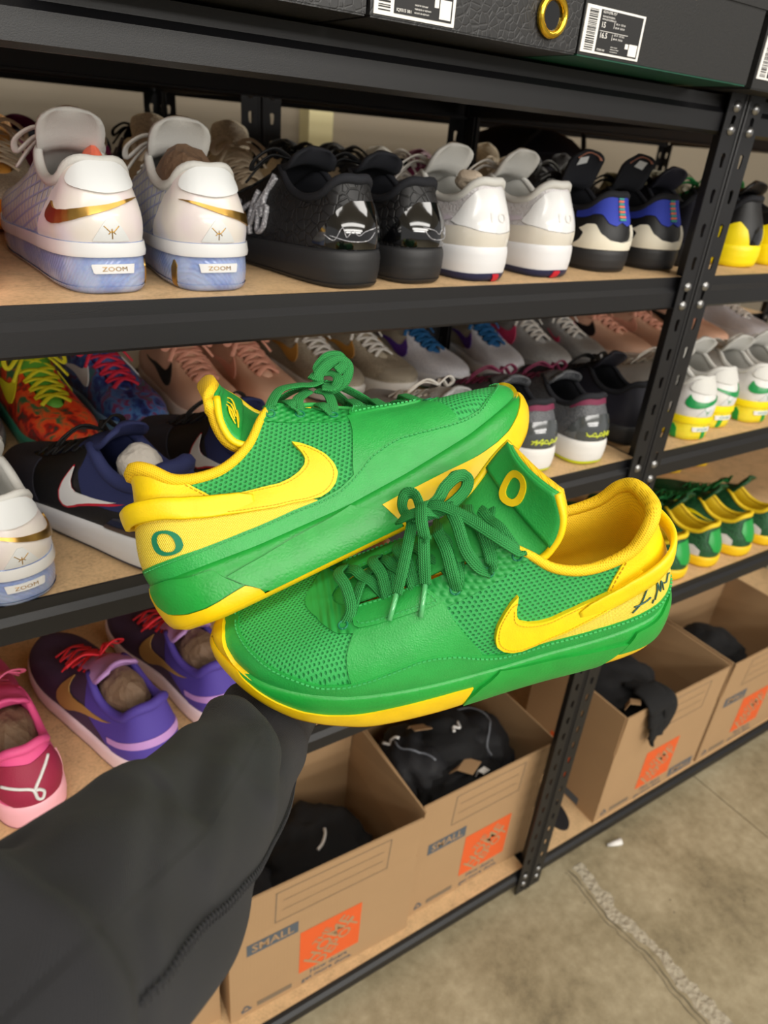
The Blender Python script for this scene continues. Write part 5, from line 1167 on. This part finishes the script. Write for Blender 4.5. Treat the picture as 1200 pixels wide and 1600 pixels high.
# middle shelf, front row
shoe('pearl', .046,.685, z3, 101, True, 'pearl white sneaker with gold swoosh on the middle shelf at the left edge', 'basketball_shoe', 'pearl shoes on the middle shelf')
shoe('navy', .224,.676, z3, 115, False, 'navy padded sneaker with white swoosh and shiny heel beside the green heel', 'basketball_shoe', 'navy padded shoes')
stuffing(.224,.676,z3,115,paper_white,'pale crumpled paper inside the navy padded shoe', .028,.022,.03, dx=.09, dz=.10, seed=8)
shoe('navy', .362,.700, z3, 105, True, 'navy padded sneaker mostly hidden behind the green shoe', 'basketball_shoe', 'navy padded shoes')
shoe('greypink', .690,.70, z3, 94, False, 'light grey and pink sneaker heel peeping out beside the green toe', 'sneaker', 'grey shoes')
pair('greymaroon', .800,.712, .908,.702, z3, 'dark grey sneaker with maroon collar', 'on the middle shelf', 84, 83, name='basketball_shoe')
shoe('ink', 1.062,.728, z3, 88, False, 'black sneaker in the shade directly behind the doubled post, middle shelf', group='dark shoes at the post')
GG = 'white and green shoes right of the posts'
for i,(x,y,mr,w) in enumerate(((1.192,.700,False,'first from the doubled post'),(1.297,.725,True,'second from the doubled post'),(1.409,.712,False,'third from the doubled post'),(1.514,.722,True,'fourth from the doubled post'),(1.626,.718,False,'fifth from the doubled post'))):
    shoe('whitegreen', x, y, z3, 77, mr, 'white sneaker with green swoosh and yellow sole, '+w, 'basketball_shoe', GG)
# lower shelf
shoe('pink', .018,.702, z4, 99, False, 'hot pink sneaker with wine red heel on the lower shelf', 'running_shoe', 'pink shoes')
stuffing(.018,.702,z4,99,paper_brown,'brown crumpled paper inside the pink shoe', .05,.028,.025, dx=.10, dz=.085, seed=11)
shoe('violet', .176,.706, z4, 107, False, 'plum and violet sneaker with red cord laces, left of its pair on the lower shelf', 'basketball_shoe', 'violet pair on the lower shelf')
stuffing(.176,.706,z4,107,paper_brown,'brown crumpled paper inside the left violet shoe', .045,.026,.035, dx=.10, dz=.09, seed=12)
shoe('violet', .290,.742, z4, 104, True, 'plum and violet sneaker with red cord laces, right of its pair by the dark sleeve', 'basketball_shoe', 'violet pair on the lower shelf')
stuffing(.290,.742,z4,104,paper_brown,'brown crumpled paper inside the right violet shoe', .045,.026,.035, dx=.10, dz=.09, seed=13)
G4 = 'shoes in the back row of the lower shelf'
toes('peach', .24,1.16, z4, 'peach sneaker deep under the middle shelf, left of its twin', True, -88, G4)
toes('peach', .36,1.17, z4, 'peach sneaker deep under the middle shelf, right of its twin', False, -88, G4)
GQ = 'bottle green shoes right of the posts'
for i,(x,y,mr,w) in enumerate(((1.190,.715,True,'beside the green heel'),(1.308,.705,False,'with a large white side patch'),(1.425,.706,True,'third from the doubled post'),(1.545,.702,False,'fourth from the doubled post'),(1.66,.702,True,'at the right picture edge'))):
    shoe('bottlegreen', x, y, z4, 100, mr, 'bottle green sneaker with yellow collar, '+w, 'basketball_shoe', GQ)
for i,(x,w) in enumerate(((1.50,'left'),(1.63,'second'),(1.76,'third'),(1.89,'right'))):
    toes('bottlegreen', x, 1.07, z4, 'bottle green sneaker in the back row of the lower shelf, %s one' % w, i%2==0, -84, 'bottle green shoes in the back row')
# pale shoe boxes at the back of the middle shelf
pale = P_('pale grey box card', (206,204,190), .7); pale2 = P_('dark box card', (40,38,38), .7)
for x0,x1,zz,h,lab,m in ((-.02,.20,0,.105,'white shoe box at the back of the middle shelf, left',pale),(.25,.50,0,.13,'white shoe box at the back of the middle shelf behind the blue shoe',pale),(.53,.83,0,.16,'dark shoe box at the back of the middle shelf',pale2)):
    o = empty('shoe_box', lab, 'box', 'shoe boxes at the back'); o.location = (x0,1.43,Z3+.0006)
    obj('box_body', MB().box((.002,.002,0),(x1-x0-.002,.348,h*.72)).mesh('box_body', m), o); obj('lid', MB().box((0,0,h*.6),(x1-x0,.35,h)).mesh('lid', m), o)
# dark sports bag on the far rack
bag = blob('duffel_bag', 'dark navy duffel bag on the far rack behind the white shoes', 'bag', (1.55,1.68,Z2+.10), (.20,.14,.105), ink_navy, 71, .22, 1.6, 3)
bag.data.polygons.foreach_set('use_smooth', np.full(len(bag.data.polygons), True))
obj('strap', MB().tube([(-.12,-.10,.05),(-.08,-.125,.10),(0,-.11,.125),(.08,-.125,.10),(.12,-.10,.05)], .008, 6).mesh('strap', blk_lace, True), bag)
# ------------------------------------------------------------------ the arm that holds the pair
def px3(x, y, depth): return EYE+RW@(np.array([(x-600)/FPX,(y-800)/FPX,1.0])*depth)
sweat = mat('charcoal twill sweatshirt', srgb(33,33,36), .9, 'twill', scale=1.5)
skin = mat('skin', srgb(196,140,112), .5, 'cloth'); skin.node_tree.nodes['Principled BSDF'].inputs['Subsurface Weight'].default_value = .12; skin.node_tree.nodes['Principled BSDF'].inputs['Subsurface Scale'].default_value = .01
# hand: wrist, palm and five fingers behind the shoes
W = px3(462,1075,.650); Pm = px3(505,1000,.668)
V = [W-(Pm-W)*.6, W, (W+Pm)/2, Pm]; E = [(0,1),(1,2),(2,3)]; Rr = [.030,.026,.034,.036]
fd = {'index':[(530,940,.672),(556,900,.662),(585,868,.648),(606,842,.635)],'middle':[(540,965,.682),(592,925,.682),(632,890,.672),(650,868,.66)],'ring':[(540,992,.690),(597,965,.695),(640,940,.688),(660,920,.676)],'little':[(532,1022,.690),(580,1005,.700),(614,990,.695),(634,975,.688)],'thumb':[(486,1010,.655),(470,972,.645),(455,945,.638)]}
for nm_,pts in fd.items():
    prev = 3 if nm_ != 'thumb' else 2
    for j,p in enumerate(pts):
        V.append(px3(*p)); E.append((prev,len(V)-1)); prev = len(V)-1; Rr.append((.0125 if nm_=='thumb' else .0105)*(1-.12*j))
me = bpy.data.meshes.new('person'); me.from_pydata([tuple(v) for v in V], E, []); me.materials.append(skin)
per = obj('person', me); tag(per, 'outstretched arm in a charcoal sweatshirt holding up the green pair', 'person')
sk = per.modifiers.new('skin','SKIN'); sk.use_smooth_shade = True
for i,r in enumerate(Rr): per.data.skin_vertices[0].data[i].radius = (r, r*.8 if i<4 else r)
per.data.skin_vertices[0].data[1].use_root = True
per.modifiers.new('smooth','SUBSURF').levels = 1; per.modifiers['smooth'].render_levels = 2
# sleeve
path = np.array([px3(450,1092,.640), px3(424,1128,.592), px3(377,1188,.510), px3(315,1275,.430), px3(240,1365,.370), px3(150,1450,.322), px3(30,1560,.280), px3(-140,1720,.245), px3(-420,1980,.225)])
rad = np.array([.031,.0355,.0405,.046,.0505,.0555,.062,.070,.078])
n = 190; Q = cr(path, n); Rd = cr(rad[:,None], n)[:,0]; na = 112
T = np.gradient(Q, axis=0); T /= np.linalg.norm(T,axis=1)[:,None]
view = np.array([(q-EYE)/np.linalg.norm(q-EYE) for q in Q])      # used only to start the section frame; the sleeve itself is solid all round
U = -view+T*(view*T).sum(1)[:,None]; U /= np.linalg.norm(U,axis=1)[:,None]; Wd = np.cross(T,U)
d = np.r_[0,np.cumsum(np.linalg.norm(np.diff(Q,axis=0),axis=1))]
A = np.linspace(0,2*math.pi,na,endpoint=False)
# cloth folds: crest or valley lines on the sleeve, (distance along, angle round), height, half width
FOLDS = [([(.095,.93),(.099,.50),(.110,.07),(.135,-.29),(.176,-.50)], .0060, .011), ([(.071,1.07),(.081,.36),(.092,-.21),(.118,-.57)], -.0060, .010),
 ([(.03,1.2),(.045,.6),(.055,0),(.07,-.6)], .0045, .012), ([(.238,.57),(.286,.14),(.308,-.14),(.322,-.71)], -.0040, .007), ([(.225,.70),(.272,.32),(.30,.05),(.316,-.4)], .0035, .012),
 ([(.187,.07),(.226,-.07),(.255,-.29)], .0028, .009), ([(.160,.45),(.200,.40),(.235,.15)], -.0026, .010), ([(.349,.36),(.347,.21),(.347,0),(.351,-.29),(.36,-.8)], -.0110, .012), ([(.331,.95),(.329,.50),(.331,.14),(.335,-.14),(.340,-.50)], .0070, .013),
 ([(.300,1.21),(.305,.93),(.318,.45)], -.0045, .012), ([(.14,1.0),(.19,.95),(.24,1.0)], .0035, .014), ([(.12,2.2),(.18,2.6),(.2,3.0)], .005, .014), ([(.08,-2.2),(.13,-2.0),(.2,-2.2)], .004, .014), ([(.22,-1.3),(.26,-1.0),(.29,-.95)], .003, .012)]
Ag, Dg = np.meshgrid(A, d); aw = (Ag+math.pi)%(2*math.pi)-math.pi
Rg = Rd[:,None]+.0018*np.sin(3*Ag+Dg*38)+.0014*np.sin(5*Ag-Dg*61+1)-.004*np.clip(1-Dg/.012,0,1)
for ln,hh_,ww in FOLDS:
    ln = np.array(ln)+[.048,0]; best = np.full(Ag.shape, 1e9)
    for p,q in zip(ln[:-1],ln[1:]):
        for wrap in (0,2*math.pi,-2*math.pi):
            P_x, P_y = Dg-p[0], (aw+wrap-p[1])*.048; ab = np.array([q[0]-p[0],(q[1]-p[1])*.048]); t = np.clip((P_x*ab[0]+P_y*ab[1])/(ab@ab+1e-12),0,1)
            best = np.minimum(best, np.hypot(P_x-t*ab[0], P_y-t*ab[1]))
    Rg = Rg+1.3*hh_*np.exp(-(best/ww)**2)
verts = [v for v in (Q[:,None,:]+Rg[...,None]*(np.cos(Ag)[...,None]*U[:,None,:]+1.02*np.sin(Ag)[...,None]*Wd[:,None,:])).reshape(-1,3)]
uvs = [(a_,b_) for a_,b_ in np.stack([Dg,Ag*Rd[:,None]*.9],2).reshape(-1,2)]
f = [(i*na+j,(i+1)*na+j,(i+1)*na+(j+1)%na,i*na+(j+1)%na)[::-1] for i in range(n-1) for j in range(na)]
# turned-in hem
hem = [Q[0]+(.0245)*(math.cos(a)*U[0]+math.sin(a)*Wd[0])+T[0]*.012 for a in A]; base = len(verts); verts += hem; uvs += [(0,0)]*na
f += [(j,(j+1)%na,base+(j+1)%na,base+j)[::-1] for j in range(na)]
# closed off at the far (shoulder) end
f.append(tuple((n-1)*na+j for j in range(na)))
verts = np.array(verts)
sl = obj('sleeve', mesh('sleeve', verts, f, sweat, None, True, np.array(uvs)), per)
# overlocked seam running along the underside of the forearm
GV = verts[:n*na].reshape(n,na,3); 
def on_sleeve(i, a):
    j = (a/(2*math.pi)*na)%na; j0 = int(j); u = j-j0; P = GV[i,j0%na]*(1-u)+GV[i,(j0+1)%na]*u
    nn = P-Q[i]; nn /= np.linalg.norm(nn); return P, nn
sm = MB(); idx = np.array([i for i in range(n) if .085 < d[i] < .366])
ang = np.interp(d[idx], [.088,.148,.205,.248,.281,.311,.341,.366], [-1.5,-1.36,-1.20,-.95,-.74,-.61,-.53,-.50])
P0 = [on_sleeve(i,a) for i,a in zip(idx,ang)]
sm.tube([p+nn*.0004 for p,nn in P0], .0013, 6)
dd = np.array([p for p,_ in P0]); cum = np.r_[0,np.cumsum(np.linalg.norm(np.diff(dd,axis=0),axis=1))]
seam = obj('seam', sm.mesh('seam', sweat, True), sl)
st = MB()
for s in np.arange(.002, cum[-1]-.002, .0034):
    p = np.array([np.interp(s,cum,dd[:,c]) for c in range(3)]); q = np.array([np.interp(s+.0016,cum,dd[:,c]) for c in range(3)]); k = min(int(np.searchsorted(cum,s)),len(P0)-1); nn = P0[k][1]
    t_ = (q-p)/np.linalg.norm(q-p); w = np.cross(t_,nn); st.tube([p-w*.0026+nn*.0012,(p+q)/2+nn*.0021,q+w*.0026+nn*.0012], .0005, 4)
obj('seam_stitching', st.mesh('seam_stitching', sweat, True), sl, kind='stuff')
